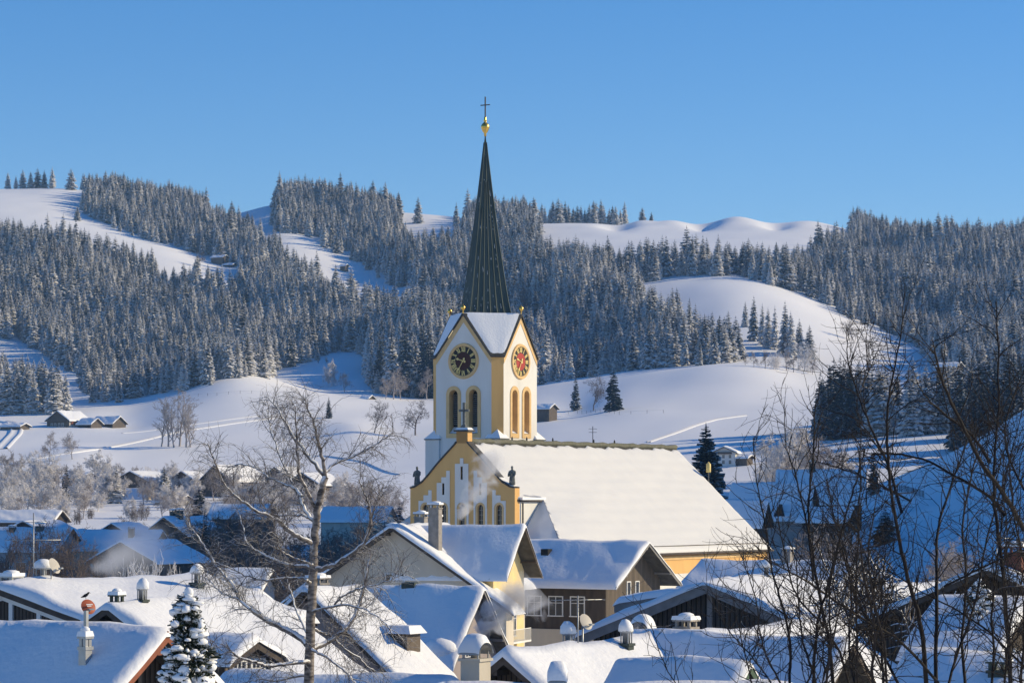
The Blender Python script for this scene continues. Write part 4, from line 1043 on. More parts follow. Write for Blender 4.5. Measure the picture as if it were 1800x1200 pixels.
# ---- grey slatted barn
h4 = house('barn', 'wide grey slatted barn with low snowy gable roof at right of centre', (1240,1012,150), -24, 14, 7.6, .40, 12.3, 'slats', fascia='fascia_grey', og=.8, oe=.9, th=.42, cat='barn', seed=6, fw=.5)
b = MB(); b.box(-2.6,2.9,.72,.79,6.4,8.3); b.build('pale_panel', M['fascia_grey'], h4.o)
for x in (-3.7, 0.0, 3.4):
    b = MB(); b.box(x-.14,x+.14,.62,.79,6.0,h4.zf(x)-.22); b.build('post', M['fascia_grey'], h4.o)
h4b = house('shed', 'low grey roofed annexe with a smooth snow slab left of the slatted barn', (1196,1030,160), -24, 8, 4.0, .16, 11.0, 'grey_plaster', fascia='fascia_grey', th=.42, cat='shed', seed=7, fw=.5)
chimney(h4, 1256, .3, .5, .3, 'dome', 'metal', seed=9, y=9.0)

# ---- nearest roofs along the bottom
h5 = house('house', 'foreground house with wide sunlit roof, dark gable and five capped chimneys', (886,1130,95), A_B, 27, 7.2, .72, 10.5, 'wood', fascia='fascia', og=.8, th=.45, seed=8)
chimney(h5, 1000, -.6, .42, .45, 'dome', 'cladding', seed=11); chimney(h5, 1101, .5, .40, .4, 'dome', 'cladding', seed=12)
chimney(h5, 1130, -1.2, .62, 1.0, 'arch', 'white', seed=13); chimney(h5, 1206, .8, .62, 1.05, 'box', 'brick', seed=14)
p5 = to_world(h5, -.2, roof_y(h5, 1026, -.2), h5.H+.95)
dish(p5, .29, 45, 'pale satellite dish on the foreground roof between two capped chimneys', pole=1.1)
antenna(to_world(h5, .1, roof_y(h5, 1016, .1), h5.H), 1.9, [(1.75, .9)], 20, 'thin tv antenna mast rising beside the pale dish on the foreground roof')
h5c = house('house', 'cream walled house whose tall arched chimney stands at the bottom centre', (800,1178,90), A_A, 9, 4.6, .6, 9.5, 'cream', th=.4, seed=9)
chimney(h5c, 836, .6, .68, 1.05, 'arch', 'cream', seed=15, wy=.7)
h6 = house('house', 'nearest house with blue shaded snow roof along the bottom edge', (1402,1191,78), 88, 9.8, 5.5, .62, 9.0, 'wood', th=.42, seed=10)
chimney(h6, 980, .0, .52, .08, 'arch', 'cladding', seed=16, wy=.48)
h7 = house('house', 'brown boarded house with open gable and blue snow roof behind bare branches', (1497,1106,100), A_A, 9.0, 4.9, .80, 10.5, 'wood', gable='woodgrey', fascia='fascia', og=1.2, th=.42, seed=12)
h7b = house('shed', 'small gabled roof with green boards in the bottom right foreground', (1318,1148,88), A_A, 4.6, 2.6, .85, 8.5, 'wood', fascia='fascia_green', og=.7, th=.34, cat='shed', seed=13)
h8 = house('house', 'foreground house with red brown gable boards and large blue shaded roof at lower left', (294,1086,74), 56, 10, 5.6, .74, 10.0, 'wood', fascia='fascia_red', og=1.1, oe=.9, th=.36, seed=14)
for x in (-2.5,-1.2,.1,1.4):
    b = MB(); b.box(x-.08,x+.08,1.02,1.09,4.5,h8.zf(x)-.25); b.build('post', M['woodgrey'], h8.o)
b = MB(); b.box(-3.4,3.4,.15,1.08,5.0,5.12); b.bar((-3.4,.2,6.0),(3.4,.2,6.0),.08,.1); [b.bar((x,.2,5.1),(x,.2,6.0),.09,.03) for x in [-3.3+.22*k for k in range(31)]]; b.build('balcony', M['woodgrey'], h8.o)
chimney(h8, 150, -1.35, .25, .55, 'box', 'metal', seed=17)
cy = roof_y(h8, 152, -1.2); b = MB(); b.box(-1.26,-1.17,cy-.045,cy+.045,h8.zf(-1.2)+.3,h8.zf(-1.2)+1.45); b.build('flue', M['metal'], h8.o)
pd = to_world(h8, -.35, roof_y(h8, 152, -.35), h8.H+.62)
dish(pd, .205, 32, 'red satellite dish with a crow on top above the lower left roof', 'dishred', pole=1.1, mark=True)
# crow on the rim
cr = empty('crow', pd + Vector((-.02,0,.235)), R(20)); cr.scale = (.6,.6,.6); tag(cr, 'black crow perched on the rim of the red dish', 'bird')
b = MB(); prof = [(-.22,.0,.01),(-.14,.02,.035),(-.05,.06,.065),(.03,.1,.07),(.09,.15,.05),(.12,.19,.042),(.15,.2,.036),(.175,.195,.015),(.22,.18,.006)]
b.tube([(x,0,z+.02) for x,z,r in prof],[r for x,z,r in prof],8); b.build('body', M['crow'], cr)
b = MB(); b.tube([(.0,.02,.06),(.01,.02,-.05)],.008,4); b.tube([(.0,-.02,.06),(.01,-.02,-.05)],.008,4); b.build('leg', M['crow'], cr)
# ---- left: the glazed gable and the roofs behind the conifer
h9 = house('house', 'dark gabled house with tall white framed windows at the left edge', (-6,1015,118), A_B, 14, 6.4, .27, 11.5, 'wood', fascia='fascia', og=.5, oe=.5, th=.42, seed=15)
for x in (.4,1.9,3.4):
    b = MB(); b.box(x-.1,x+.1,.40,.495,6.0,h9.zf(x)-.25); b.build('post', M['frame'], h9.o)
b = MB(); b.bar((-1.5,.44,h9.zf(0)-.75),(0,.44,h9.zf(0)-.42),.2,.2); b.bar((0,.44,h9.zf(0)-.42),(5.6,.44,h9.zf(5.6)-.42),.2,.2); b.build('rail', M['frame'], h9.o)
for x in (-.4,1.15,2.65,4.2): window(h9, x, 6.3, 1.05, 1.9, 'front', 1, 1)
chimney(h9, 156, 2.4, .46, .55, 'dome', 'cladding', seed=18, y=10.5); chimney(h9, 45, -.2, .6, .3, 'dome', 'metal', seed=19, y=3.2); chimney(h9, 14, -.6, .7, .25, 'box', 'metal', seed=20, y=1.6)
dish(to_world(h9, .5, roof_y(h9, 92, .5), h9.zf(.5)+1.0), .34, 62, 'beige satellite dish on the roof of the glazed house at left', pole=1.5)
antenna(to_world(h9, -.2, roof_y(h9, 59, -.2), h9.H), 3.1, [(2.7, .55),(1.95,1.15)], 15, 'tall tv antenna with two cross booms on the far left roof')
h10 = house('house', 'wide sunlit snow roof with small dark gable behind the snowy conifer', (187,1049,112), A_B, 10.5, 8.0, .60, 11.0, 'wood', fascia='fascia', og=.7, th=.42, seed=16)
chimney(h10, 206, -.2, .42, .25, 'box', 'cladding', seed=21, y=.9); chimney(h10, 250, .2, .36, .3, 'dome', 'cladding', seed=22)
# dormer on it
h11 = house('dormer_house', 'low snowy roof with two white lattice windows behind the birch branches', (452,1112,100), 57, 3.2, 1.6, .42, 6.5, 'wood', gable='woodgrey', og=.4, oe=.3, th=.3, seed=17, cat='house')
window(h11, -.55, 5.0, .65, .8, 'front', 3, 3); window(h11, .5, 5.0, .65, .8, 'front', 3, 3)
h12 = house('house', 'taupe house with steep sunlit snow roof edge behind the birch trunk', (536,1022,142), A_B, 5.0, 5.9, .80, 13.2, 'pinkgrey', fascia='fascia', og=.7, th=.38, seed=18)
window(h12, -.3, 7.0, 1.0, 1.3, 'front'); window(h12, 2.2, 3.6, .9, 1.3, 'front')
chimney(h12, 497, -1.6, .8, 1.4, 'box', 'brick', seed=23, y=3.4)
b = MB(); b.box(2.8,4.4,2.6,3.8,h12.zf(4.4),h12.zf(2.9)+.1); b.build('dormer', M['woodgrey'], h12.o)
b = MB(); b.frustum(2.6,4.7,2.4,4.0,h12.zf(2.9)+.105,h12.zf(2.9)+.5,.25); b.build('dormer_snow', M['snow'], h12.o)
h12b = house('house', 'house with flat snow edged roof behind the wide sunlit left roof', (460,1032,150), A_A, 7, 4.0, .5, 12.0, 'pinkgrey', th=.4, seed=19)
# ---- right hand foreground among the branches
r1 = house('house', 'brown gabled house with snowy roof and red brick chimney at the right edge', (1734,984,130), A_B, 11, 6.6, .42, 12.0, 'wood', fascia='fascia', og=1.0, th=.42, seed=20)
chimney(r1, 1786, 1.0, .85, 1.1, 'box', 'redbrick', seed=24)
antenna(to_world(r1, 0, roof_y(r1, 1752, 0), r1.H), 1.5, [(1.4,.7)], 10, 'small tv antenna behind branches on the right edge roof')
r2 = house('house', 'house with blue snow roof behind the snow laden spruce at right', (1812,1040,118), A_A, 4.2, 4.0, .55, 10.5, 'wood', th=.42, seed=21)
r3 = house('house', 'near house with deep blue snow roof and square dark vent at the bottom right', (1836,1136,84), A_A, 4.4, 4.4, .62, 8.5, 'wood', gable='woodgrey', th=.42, seed=22)
chimney(r3, 1756, -1.1, .5, .35, 'box', 'cladding', seed=25)
r4 = house('house', 'grey walled house behind the slatted barn with plain snow roof', (1372,1020,172), A_B, 10, 5.0, .42, 11.5, 'grey_plaster', th=.42, seed=23)
window(r4, 2.3, 7.6, .8, 1.1, 'front')
r5 = house('house', 'pale house between snowy fruit trees with sunlit white gable roof', (1545,1022,165), A_B, 9, 4.8, .6, 11.5, 'grey_plaster', th=.42, seed=24)
r6 = house('house', 'house with a broad snow roof in the shade right of the nave', (1512,982,255), A_A, 16, 5.2, .5, 11.0, 'cream', th=.4, seed=25)
chimney(r6, 1385, -.4, .8, 1.1, 'box', 'brick', seed=26)
# ---- village in the shadow, left
def far(label, apex, rot, L, hw, tanp, H, wall='wood', th=.4, seed=0, group=None, og=.8, gable=None, name='house', cat='house', fascia='fascia'):
    return house(name, label, apex, rot, L, hw, tanp, H, wall, gable=gable, og=og, oe=.8, th=th, cat=cat, seed=seed, group=group, fascia=fascia)
s = []
s.append(far('long flat blue snow roof at the far left end of the shaded row', (110,894,640), 80, 17, 6, .42, 9.5, seed=31))
s.append(far('small dark gable amid blue roofs at the left edge', (40,912,600), A_B, 12, 6.0, .45, 9.5, seed=32))
s.append(far('long blue snow roof with shop like wall at left edge of shaded village', (128,924,500), 80, 22, 8, .50, 11.0, 'grey_plaster', seed=33))
for y in (4,7,10,13,16): window(s[-1], y, 3.2, 1.8, 1.9, 'left', 2, 1, off=-.1)
chimney(s[-1], 22, -1.5, 1.0, .8, 'box', 'cladding', seed=41); chimney(s[-1], 70, -1.2, 1.3, .9, 'dome', 'cladding', seed=42)
s.append(far('shaded house with broad blue roof and one chimney left of the dark trees', (286,929,505), 78, 16, 6.5, .52, 10.5, 'cream', seed=34)); chimney(s[-1], 231, -2.6, .9, 1.7, 'box', 'cladding', seed=43)
s.append(far('shaded chalet with two chimneys and glazed gable', (288,905,565), A_B, 14, 6.0, .62, 11.0, seed=35)); chimney(s[-1], 279, -.9, .9, 1.6, 'box', 'cladding', seed=44, y=4); chimney(s[-1], 302, .8, 1.2, 1.7, 'box', 'cladding', seed=45, y=4)
window(s[-1], -1.6, 5.5, 1.4, 1.8, 'front'); window(s[-1], 1.4, 5.5, 1.4, 1.8, 'front')
s.append(far('shaded wide gabled house partly veiled by drifting smoke', (212,947,410), A_B, 13, 6.6, .46, 10.0, seed=36))
s.append(far('small shaded dormer roof between the left blue roofs', (196,916,580), A_B, 9, 3.6, .5, 9.0, seed=37))
s.append(far('little gabled roof just behind the wide sunlit roof', (258,1012,185), A_A, 5, 2.6, .75, 11.0, seed=38))
s.append(far('flat blue roof with thin snow right of the little gabled roof', (330,1034,190), A_A, 6, 3.0, .3, 9.0, seed=39))
s.append(far('shaded blue roof seen through the left birch limbs', (480,884,640), 80, 14, 6, .5, 10.0, seed=40))
s.append(far('shaded blue roof right of the birch trunk before the dark bushes', (690,888,600), 78, 15, 6, .5, 10.0, 'cream', seed=41))
s.append(far('blue roof with pale wall half hidden by the birch at left', (480,996,300), 78, 6, 4, .5, 10.0, 'grey_plaster', seed=42))
# ---- village in the shadow, right
s.append(far('shaded house with two black triangular dormers right of the nave', (1432,846,440), 74, 13, 6.5, .85, 12.0, 'grey_plaster', seed=44))
for q, (x, z) in enumerate(((1312,0),(1374,0))):
    y = roof_y(s[-1], x, -4.2); b = MB(); zz = s[-1].zf(-4.6)
    b.add([(-6.3,y-.9,s[-1].zf(-6.3)+.4),(-6.3,y+.9,s[-1].zf(-6.3)+.4),(-6.1,y,s[-1].zf(-6.3)+2.3),(-3.9,y,s[-1].zf(-6.3)+2.3)],[(0,1,2),(1,3,2),(3,0,2)]); b.build('dormer', M['dark'], s[-1].o)
s.append(far('large shaded house with broad blue roof and dark wooden wall right of the dormers', (1522,822,480), 82, 15, 7.6, .75, 12.5, seed=45)); chimney(s[-1], 1428, -.5, 1.0, 1.5, 'box', 'cladding', seed=46)
s.append(far('lower shaded roof directly beside the end of the nave', (1350,876,400), 72, 8, 4.0, .9, 9.5, seed=46))
s.append(far('small shaded roof with boards in the branches at right', (1500,888,430), 72, 8, 4.2, .5, 8.0, seed=47))
# ---- sunlit row at the foot of the meadow, left
row = [
 ('brown chalet with wide gable in the sunlit row at the meadow foot', (228,826,930), A_B, 14, 8.5, .42, 9.5, 'woodgrey'),
 ('pale yellow house with sunlit snow roof between frosted trees', (272,857,890), A_A, 12, 5.5, .75, 9.0, 'pale_yellow'),
 ('small lit hut with snow roof below the pale yellow house', (230,890,850), A_A, 6, 3.0, .4, 4.5, 'woodgrey'),
 ('farmhouse with dark gable and long sunlit snow roof behind the birch twigs', (376,815,900), A_B, 20, 6.5, .8, 10.0, 'woodgrey'),
 ('dark gable roofed barn left of the birch crown', (482,818,900), A_B, 12, 5.0, .7, 8.5, 'wood'),
 ('big dark brown barn behind the upper birch branches', (530,828,860), A_B, 14, 7.0, .55, 10.0, 'wood'),
 ('small snowy house among trees left of the long sunlit farmhouse', (318,826,930), A_B, 9, 5.0, .5, 8.0, 'woodgrey'),
 ('white house half hidden by frosted trees at the left edge', (22,838,920), A_A, 11, 5.5, .5, 8.5, 'white'),
 ('low snowy roof between frosted bushes near the left edge', (160,828,960), A_A, 10, 5, .4, 6.0, 'woodgrey'),
 ('house with blue roof at the lower edge of the frosted trees', (330,868,860), A_A, 10, 5, .4, 8.0, 'cream'),
]
for k, (lb, ap, rot, L, hw, tp, H, wl_) in enumerate(row): s.append(far(lb, ap, rot, L, hw, tp, H, wl_, seed=60+k))
window(s[-9], 3, 3.2, 1.1, 1.4, 'left'); window(s[-9], 6, 3.2, 1.1, 1.4, 'left'); window(s[-9], 9, 3.2, 1.1, 1.4, 'left'); window(s[-9], 0, 3.2, 1.1, 1.4, 'front')
# ---- farms on the slopes
fm = far('farmhouse with brown gable and orange balcony under the dark wood at far left', (100,720,1265), A_B, 16, 7.2, .62, 10.5, 'cream', gable='woodgrey', seed=80, th=.5)
for x in (-3.6,-1.6,.6,2.6): window(fm, x, 3.6, 1.0, 1.4, 'front'); window(fm, x, .9, 1.0, 1.4, 'front')
b = MB(); b.box(-5.5,5.5,-.3,.85,5.9,6.9); b.build('balcony', M['woodgrey'], fm.o); b = MB(); b.box(6.55,6.75,2,10,4.5,6.6); b.build('side_balcony', M['fascia_red'], fm.o)
far('brown barn with snow roof right beside the far farmhouse', (172,733,1262), A_A, 9, 4.6, .6, 7.0, 'woodgrey', seed=81, th=.5); far('longer barn with blue snow roof right of the far brown barn', (212,730,1275), A_A, 14, 5.5, .6, 8.5, 'woodgrey', seed=82, th=.5)
far('low long shed with snow roof at the far left edge', (46,742,1250), A_A, 13, 4.0, .35, 4.2, 'woodgrey', seed=83, th=.5, name='shed', cat='shed'); far('small roof behind the far farmhouse', (128,724,1285), A_A, 6, 4, .6, 8, 'woodgrey', seed=84, th=.5)
f2 = far('white farmhouse with brown upper floor on the sunlit field right of the nave', (1272,782,940), 160, 9, 4.6, .45, 6.2, 'white', seed=85, th=.5)
f2.o.rotation_euler[2] = R(-14)
for x in (-2.4,-.2,2.0): window(f2, x, .5, .8, 1.2, 'front'); window(f2, x, 2.4, .8, 1.1, 'front')
b = MB(); b.box(-2.6,2.6,-.2,.75,3.75,4.4); b.build('balcony', M['woodgrey'], f2.o)
far('low brown stable right of the white farmhouse', (1322,797,940), A_A, 8, 3.0, .35, 3.2, 'woodgrey', seed=86, th=.5, name='stable', cat='stable')
huts = [('brown hut with sunlit snow roof above the dark stand at right',(1522,645,1480),A_B,8,4.5,.6,6.5),('tiny hut with bright snow roof left of the tower below the wood',(655,693,1390),A_A,6,3.4,.5,3.6),
 ('dark barn with blue snow roof close to the right side of the tower',(975,708,1215),A_A,12,4.2,.5,5.0),('hidden hut with blue roof at the edge of the left wood',(462,634,1600),A_A,10,4.5,.5,5.5),
 ('tiny barn on the upper left meadow strip',(398,447,2080),A_A,12,4.5,.4,5.5),('second tiny barn lower on the upper left meadow strip',(414,461,2070),A_A,10,3.5,.4,4.0),
 ('tiny hut on the meadow between the two upper woods',(611,463,2085),A_A,6,3,.5,4.5),('small house among trees at the right edge above the blue slope',(1690,635,1120),A_A,10,4,.4,6.0)]
for k, (lb, ap, rot, L, hw, tp, H) in enumerate(huts): far(lb, ap, rot, L, hw, tp, H, 'woodgrey', seed=90+k, th=.5, name='hut', cat='hut')
# ------------------------------------------------------------------ bare trees, bushes, the birch and the branches in front
BARE = {
 'puff':  [bare_mesh('frosted_crown', 100+i, 10, M['twigwhite'], .22, kids=(13,8,7,5), spread=.95, upright=.42, twig_r=.042, start=.10, ratio=.52) for i in range(3)],
 'grey':  [bare_mesh('grey_crown', 110+i, 10, M['twig'], .20, kids=(11,7,6,4), spread=.75, upright=.6, twig_r=.022, start=.22) for i in range(3)],
 'brown': [bare_mesh('brown_crown', 120+i, 10, M['twigbrown'], .20, kids=(10,7,5,4), spread=.75, upright=.6, twig_r=.020, start=.2) for i in range(3)],
 'slim':  [bare_mesh('slim_crown', 130+i, 10, M['twig'], .13, kids=(14,5,4,3), spread=.42, upright=.75, twig_r=.020, start=.1, ratio=.42) for i in range(3)],
}
def bush_mesh(name, seed, mat_, n=9, tw=.03):
    r_ = np.random.RandomState(seed); L = []
    for k in range(n):
        a = 6.283*k/n; off = np.array([math.cos(a), math.sin(a), 0])*r_.uniform(.3, 2.2)
        for pts, rr, sd_ in bare_lines(r_, r_.uniform(6, 10), .10, kids=(7,5,4), levels=3, spread=.8, upright=.6, twig_r=tw, start=.05, lean=r_.uniform(-.3,.3)): L.append((pts+off, rr, 3))
    return tubes_mesh(name, L, mat_)
BARE['bush'] = [bush_mesh('bush_twigs', 140+i, M['twigwhite'], tw=.035) for i in range(2)]
BARE['bushdark'] = [bush_mesh('dark_bush_twigs', 150+i, M['twigbrown'], tw=.03) for i in range(2)]
BN = 0
def bare(kind, px, py, hpx, label, group=None, D=None, wid=1.0, d0=850, name='bare_tree', cat='bare tree'):
    global BN
    p = base_at(px, D) if D else base_px(px, py, d0)
    if D and py: p.z = min(p.z, (HY-py)/F*D)
    v = BARE[kind]; me = v[BN % len(v)]; BN += 1; h = hpx/F*p.y
    if cat == 'bush': name = 'bush'
    o = link_mesh(name, me, None, p - Vector((0,0,.2)), (0,0,(BN*2.4) % 6.28)); o.scale = (h/10*wid, h/10*wid, h/10)
    return tag(o, label, cat, group)
# meadow trees
for k, x in enumerate((284,296,306,316,327,335)):
    bare('slim', x, 785+(k % 3), [78,88,92,104,90,80][k], 'grey bare tree in the clump on the left meadow', 'bare trees of the left meadow clump', wid=1.5)
bare('grey', 87, 812, 58, 'lone bare tree with long shadow below the far farmhouse'); bare('grey', 127, 809, 52, 'twin bare tree right of the lone one below the farmhouse')
bare('brown', 730, 766, 68, 'spreading bare tree on the slope close to the left of the tower', wid=1.2); bare('brown', 658, 762, 62, 'bare multi stemmed tree on the striped slope left of the tower')
bare('puff', 582, 680, 54, 'large pale frosted tree in the shaded hollow left of the tower', wid=.9); bare('grey', 606, 690, 38, 'smaller bare tree right of the pale frosted one in the hollow')
bare('brown', 1043, 722, 66, 'bare tree between two dark spruces on the meadow right of the tower')
for x in (560, 573): bare('brown', x, 640, 14, 'tiny bush on the shaded meadow left of the tower', 'tiny bushes on the shaded meadow', d0=1450)
for k, (x, y, h) in enumerate([(1325,645,30),(1345,648,34),(1362,650,38),(1382,652,40),(1395,655,34),(1416,652,56),(1428,658,30),(1310,642,22)]):
    bare(['grey','brown','bush'][k % 3], x, y, h, 'bare bush in the hedge below the hill clump', 'bushes of the hedge below the clump', d0=1300, cat='bush')
bare('brown', 1385, 628, 48, 'reddish bare tree among the spruces of the hill clump', d0=1400)
for k, (x, h) in enumerate([(692,62),(704,50),(678,40),(750,60)]): bare('grey', x, 702, h, 'frosted bare tree at the wood edge beside the tower', 'frosted trees at the wood edge', d0=1250)
for k, (x, y, h) in enumerate([(960,470,36),(1065,520,40),(1010,560,42),(620,520,34),(350,470,30),(95,470,42),(20,440,36),(915,560,60),(930,600,50),(1560,470,44),(1600,480,40),(1500,600,40),(1320,470,38)]):
    bare('brown', x, y, h, 'brown leafless tree among the spruces of the hillside woods', 'leafless trees in the hillside woods', d0=1450, wid=1.4)
# frosted trees of the sunlit row, left
for k, (x, y, h, D) in enumerate([(12,880,92,900),(34,878,70,880),(58,884,80,870),(78,880,92,890),(100,886,74,870),(128,890,66,860),(150,880,60,900),(172,872,86,930),(160,890,52,850),(196,884,66,870),(276,884,52,880),(292,890,46,860),(240,842,40,960),(305,850,60,930),(340,868,46,900),(258,880,40,870),(215,850,52,940)]):
    bare('puff' if k % 4 else 'grey', x, y, h, 'white frosted round tree in the sunlit row at the meadow foot', 'frosted trees of the sunlit row', D=D, wid=1.15)
spruce_px(117, 866, 66, 'dark snow dusted spruce between frosted round trees at left', D=880, v=0, kit=SPD); spruce_px(204, 870, 72, 'large spruce beside the wide brown chalet', D=870, v=0, wid=1.1); spruce_px(188, 862, 50, 'shorter spruce left of the large one beside the chalet', D=890, v=3)
spruce_px(289, 868, 62, 'bushy spruce right of the wide brown chalet', D=880, v=2, wid=1.2); spruce_px(350, 898, 58, 'broad dark spruce below the long sunlit farmhouse roof', D=800, v=2, kit=SPD, wid=1.5); spruce_px(136, 872, 42, 'small dark spruce between frosted bushes', D=880, v=1, kit=SPD)
for k, (x, h, D) in enumerate([(24,56,820),(48,60,830),(90,56,825),(112,50,830),(140,52,835),(172,40,830),(318,44,850),(300,50,835),(345,40,930),(398,36,850),(424,44,840),(462,60,840),(500,62,850),(416,44,940),(350,40,960),(262,40,970),(180,46,960),(140,52,945),(60,56,950),(24,60,945),(96,50,950),(560,64,830),(600,66,850),(8,70,840)]):
    bare('puff' if k % 3 else 'bush', x, 0, h, 'pale frosted tree or tall shrub between the houses at the meadow foot', 'frosted growth between the houses', D=D, wid=1.25)
for k, (x, h, D) in enumerate([(10,52,800),(34,46,790),(70,50,800),(104,46,795),(146,50,800),(190,58,870),(206,50,880),(252,56,860),(268,50,870),(226,44,800),(286,48,800),(312,52,805),(352,56,870),(376,60,880),(406,58,865),(432,64,870),(456,66,860),(484,62,870),(512,64,880),(536,60,870),(330,46,790),(362,44,780),(396,48,785),(430,52,790),(464,52,785),(500,52,790),(540,54,800),(576,60,790)]):
    bare('grey' if k % 3 else 'puff', x, 0, h, 'grey frosted tree among the roofs along the shade line at left', 'grey frosted trees along the shade line', D=D, wid=1.1)
for k, (x, h, D) in enumerate([(18,40,560),(62,44,570),(150,46,560),(172,40,590),(240,42,600),(265,44,470),(130,44,450),(180,46,440),(300,60,480),(318,66,470),(92,40,620),(210,40,640)]):
    bare('brown', x, 0, h*1.6, 'dark bare tree between the shaded blue roofs at left', 'dark trees between the blue roofs', D=D, wid=1.2)
for k, (x, h) in enumerate([(60,34),(84,30),(110,40),(136,34),(236,36),(252,40),(160,26)]): bare('bushdark', x, 0, h, 'dark shaded bush beside the blue roofs at left', 'shaded bushes beside the blue roofs', D=720+13*k, cat='bush')
# pale trees right of the nave
for k, (x, y, h, D, kd) in enumerate([(1352,842,108,880,'puff'),(1378,846,124,890,'puff'),(1400,848,108,880,'puff'),(1424,846,96,900,'grey'),(1446,850,98,880,'grey'),(1340,850,70,860,'puff'),(1470,850,92,870,'grey'),(1500,850,84,880,'puff'),(1364,848,90,870,'puff'),(1390,850,84,860,'grey')]):
    bare(kd, x, y, h, 'tall pale frosted tree behind the shaded roofs right of the nave', 'pale frosted trees right of the nave', D=D)
for k, (x, y, h, D) in enumerate([(1362,852,52,800),(1386,852,60,800),(1334,852,40,800),(1410,850,44,800)]): bare('bush', x, y, h, 'frosted bush with dark stems in front of the pale trees', 'frosted bushes before the pale trees', D=D, cat='bush', wid=1.1)
spruce_px(1241, 0, 240, 'big dark pine rising behind the sloping end of the nave roof', D=520, v=0, kit=PINE, wid=1.15)
for k, (x, h, D) in enumerate([(1500,70,700),(1520,80,720),(1545,88,740),(1565,70,720),(1480,60,760),(1590,60,800)]): bare('brown' if k % 2 else 'grey', x, 0, h, 'dark bare tree in the shaded hollow below the dense stand', 'dark bare trees in the shaded hollow', D=D, wid=1.2)
spruce_px(1470, 0, 62, 'dark pine beside the large shaded house', D=640, v=2, kit=SPD, wid=1.2); spruce_px(1535, 0, 78, 'dark spruce above the shaded slope edge', D=560, v=0, kit=SPD); spruce_px(1556, 905, 62, 'low pine with spreading boughs on the blue slope', D=440, v=2, kit=SPD, wid=1.9)
# dark trees in the shaded middle
for k, (x, h, D) in enumerate([(345,130,480),(372,150,470),(398,140,460),(420,150,480),(446,132,460),(470,144,470),(498,126,450),(330,100,440),(560,122,470),(585,130,460),(612,120,470),(520,110,480),(360,120,500),(384,134,490),(410,126,505),(434,138,490),(458,120,500)]):
    bare('brown', x, 0, h, 'dark bare tree in the shaded middle of the village behind the birch', 'dark trees behind the birch', D=D, wid=1.1)
for k, (x, h, D) in enumerate([(338,64,430),(362,72,440),(388,66,425),(412,74,435),(438,64,430),(462,70,440),(492,60,435),(522,66,430),(552,60,425),(580,70,440),(606,62,430),(350,58,400),(400,60,395),(450,60,390),(300,48,560),(325,50,570),(365,54,580),(400,52,590),(432,56,575),(640,52,560),(668,56,570),(700,50,565),(425,72,350),(455,80,345),(488,76,350),(520,78,340),(556,72,345),(590,76,340),(622,70,350),(648,60,360),(395,70,360),(366,66,365),(540,60,380),(572,66,385)]):
    bare('bushdark', x, 0, h*1.9, 'dark leafless thicket in the shade behind the birch', 'dark thickets behind the birch', D=D, cat='bush', wid=1.2)
for k, (x, h, D) in enumerate([(1388,80,410),(1412,92,415),(1436,84,405),(1462,90,412),(1488,80,408),(1512,70,400),(1400,60,380),(1450,64,378)]):
    bare('grey' if k % 2 else 'bush', x, 0, h*1.25, 'frosted leafless tree in the shade below the broad blue roof at right', 'frosted trees below the broad blue roof', D=D, wid=1.1)
for k, (x, h, D) in enumerate([(360,140,470),(384,120,500),(292,100,430),(455,112,500),(404,130,480)]): spruce_px(x, 0, h, 'narrow dark spruce in the shaded village behind the birch', 'narrow spruces behind the birch', D=D, v=1, kit=SPD, wid=.9)
for k, (x, h, D) in enumerate([(596,70,760),(616,86,750),(640,92,740),(662,84,750),(684,78,760),(704,70,740),(560,60,780),(440,56,790),(416,60,800),(466,50,780)]): bare('grey', x, 0, h, 'greyish bare tree left of the church front', 'greyish trees left of the church front', D=D, wid=1.1)
for k, (x, h, D) in enumerate([(634,76,640),(672,70,650),(702,84,640),(655,60,660),(618,66,660),(690,58,650)]): spruce_px(x, 0, h, 'dark spruce tip among the bare trees left of the church front', 'dark spruces left of the church front', D=D, v=k, kit=SPD, wid=.9)
for k, (x, h, D) in enumerate([(40,185,360),(70,200,370),(100,190,350),(130,205,350),(160,180,340),(16,180,370),(185,170,345),(116,180,365)]): bare('brown', x, 0, h, 'thin bare tree in front of the long shaded roof at left', 'thin bare trees before the shaded roof', D=D, wid=.75)
for k, (x, h, D) in enumerate([(228,240,260),(252,265,250),(278,248,255),(300,240,240),(326,225,230)]): bare('bush', x, 0, h, 'snow dusted shrub behind the wide sunlit roof at left', 'snow dusted shrubs behind the sunlit roof', D=D, cat='bush', wid=.45)
bare('slim', 1102, 1050, 112, 'bare yellowish tree in front of the church side wall', D=262, wid=1.1); bare('brown', 1082, 1050, 86, 'second bare tree before the church side wall', D=266, wid=1.0)
for k, (x, h, D) in enumerate([(1465,240,300),(1488,215,290),(1690,200,320),(1675,180,330)]): bare('grey', x, 0, h, 'pinkish bare tree in the shade behind the snowy fruit trees', 'pinkish bare trees in the shade', D=D)
for k, (x, h, D) in enumerate([(1380,170,300),(1412,185,290),(1440,170,300)]): bare('brown', x, 0, h, 'dark bare tree beside the right end of the nave', 'dark trees beside the nave end', D=D)
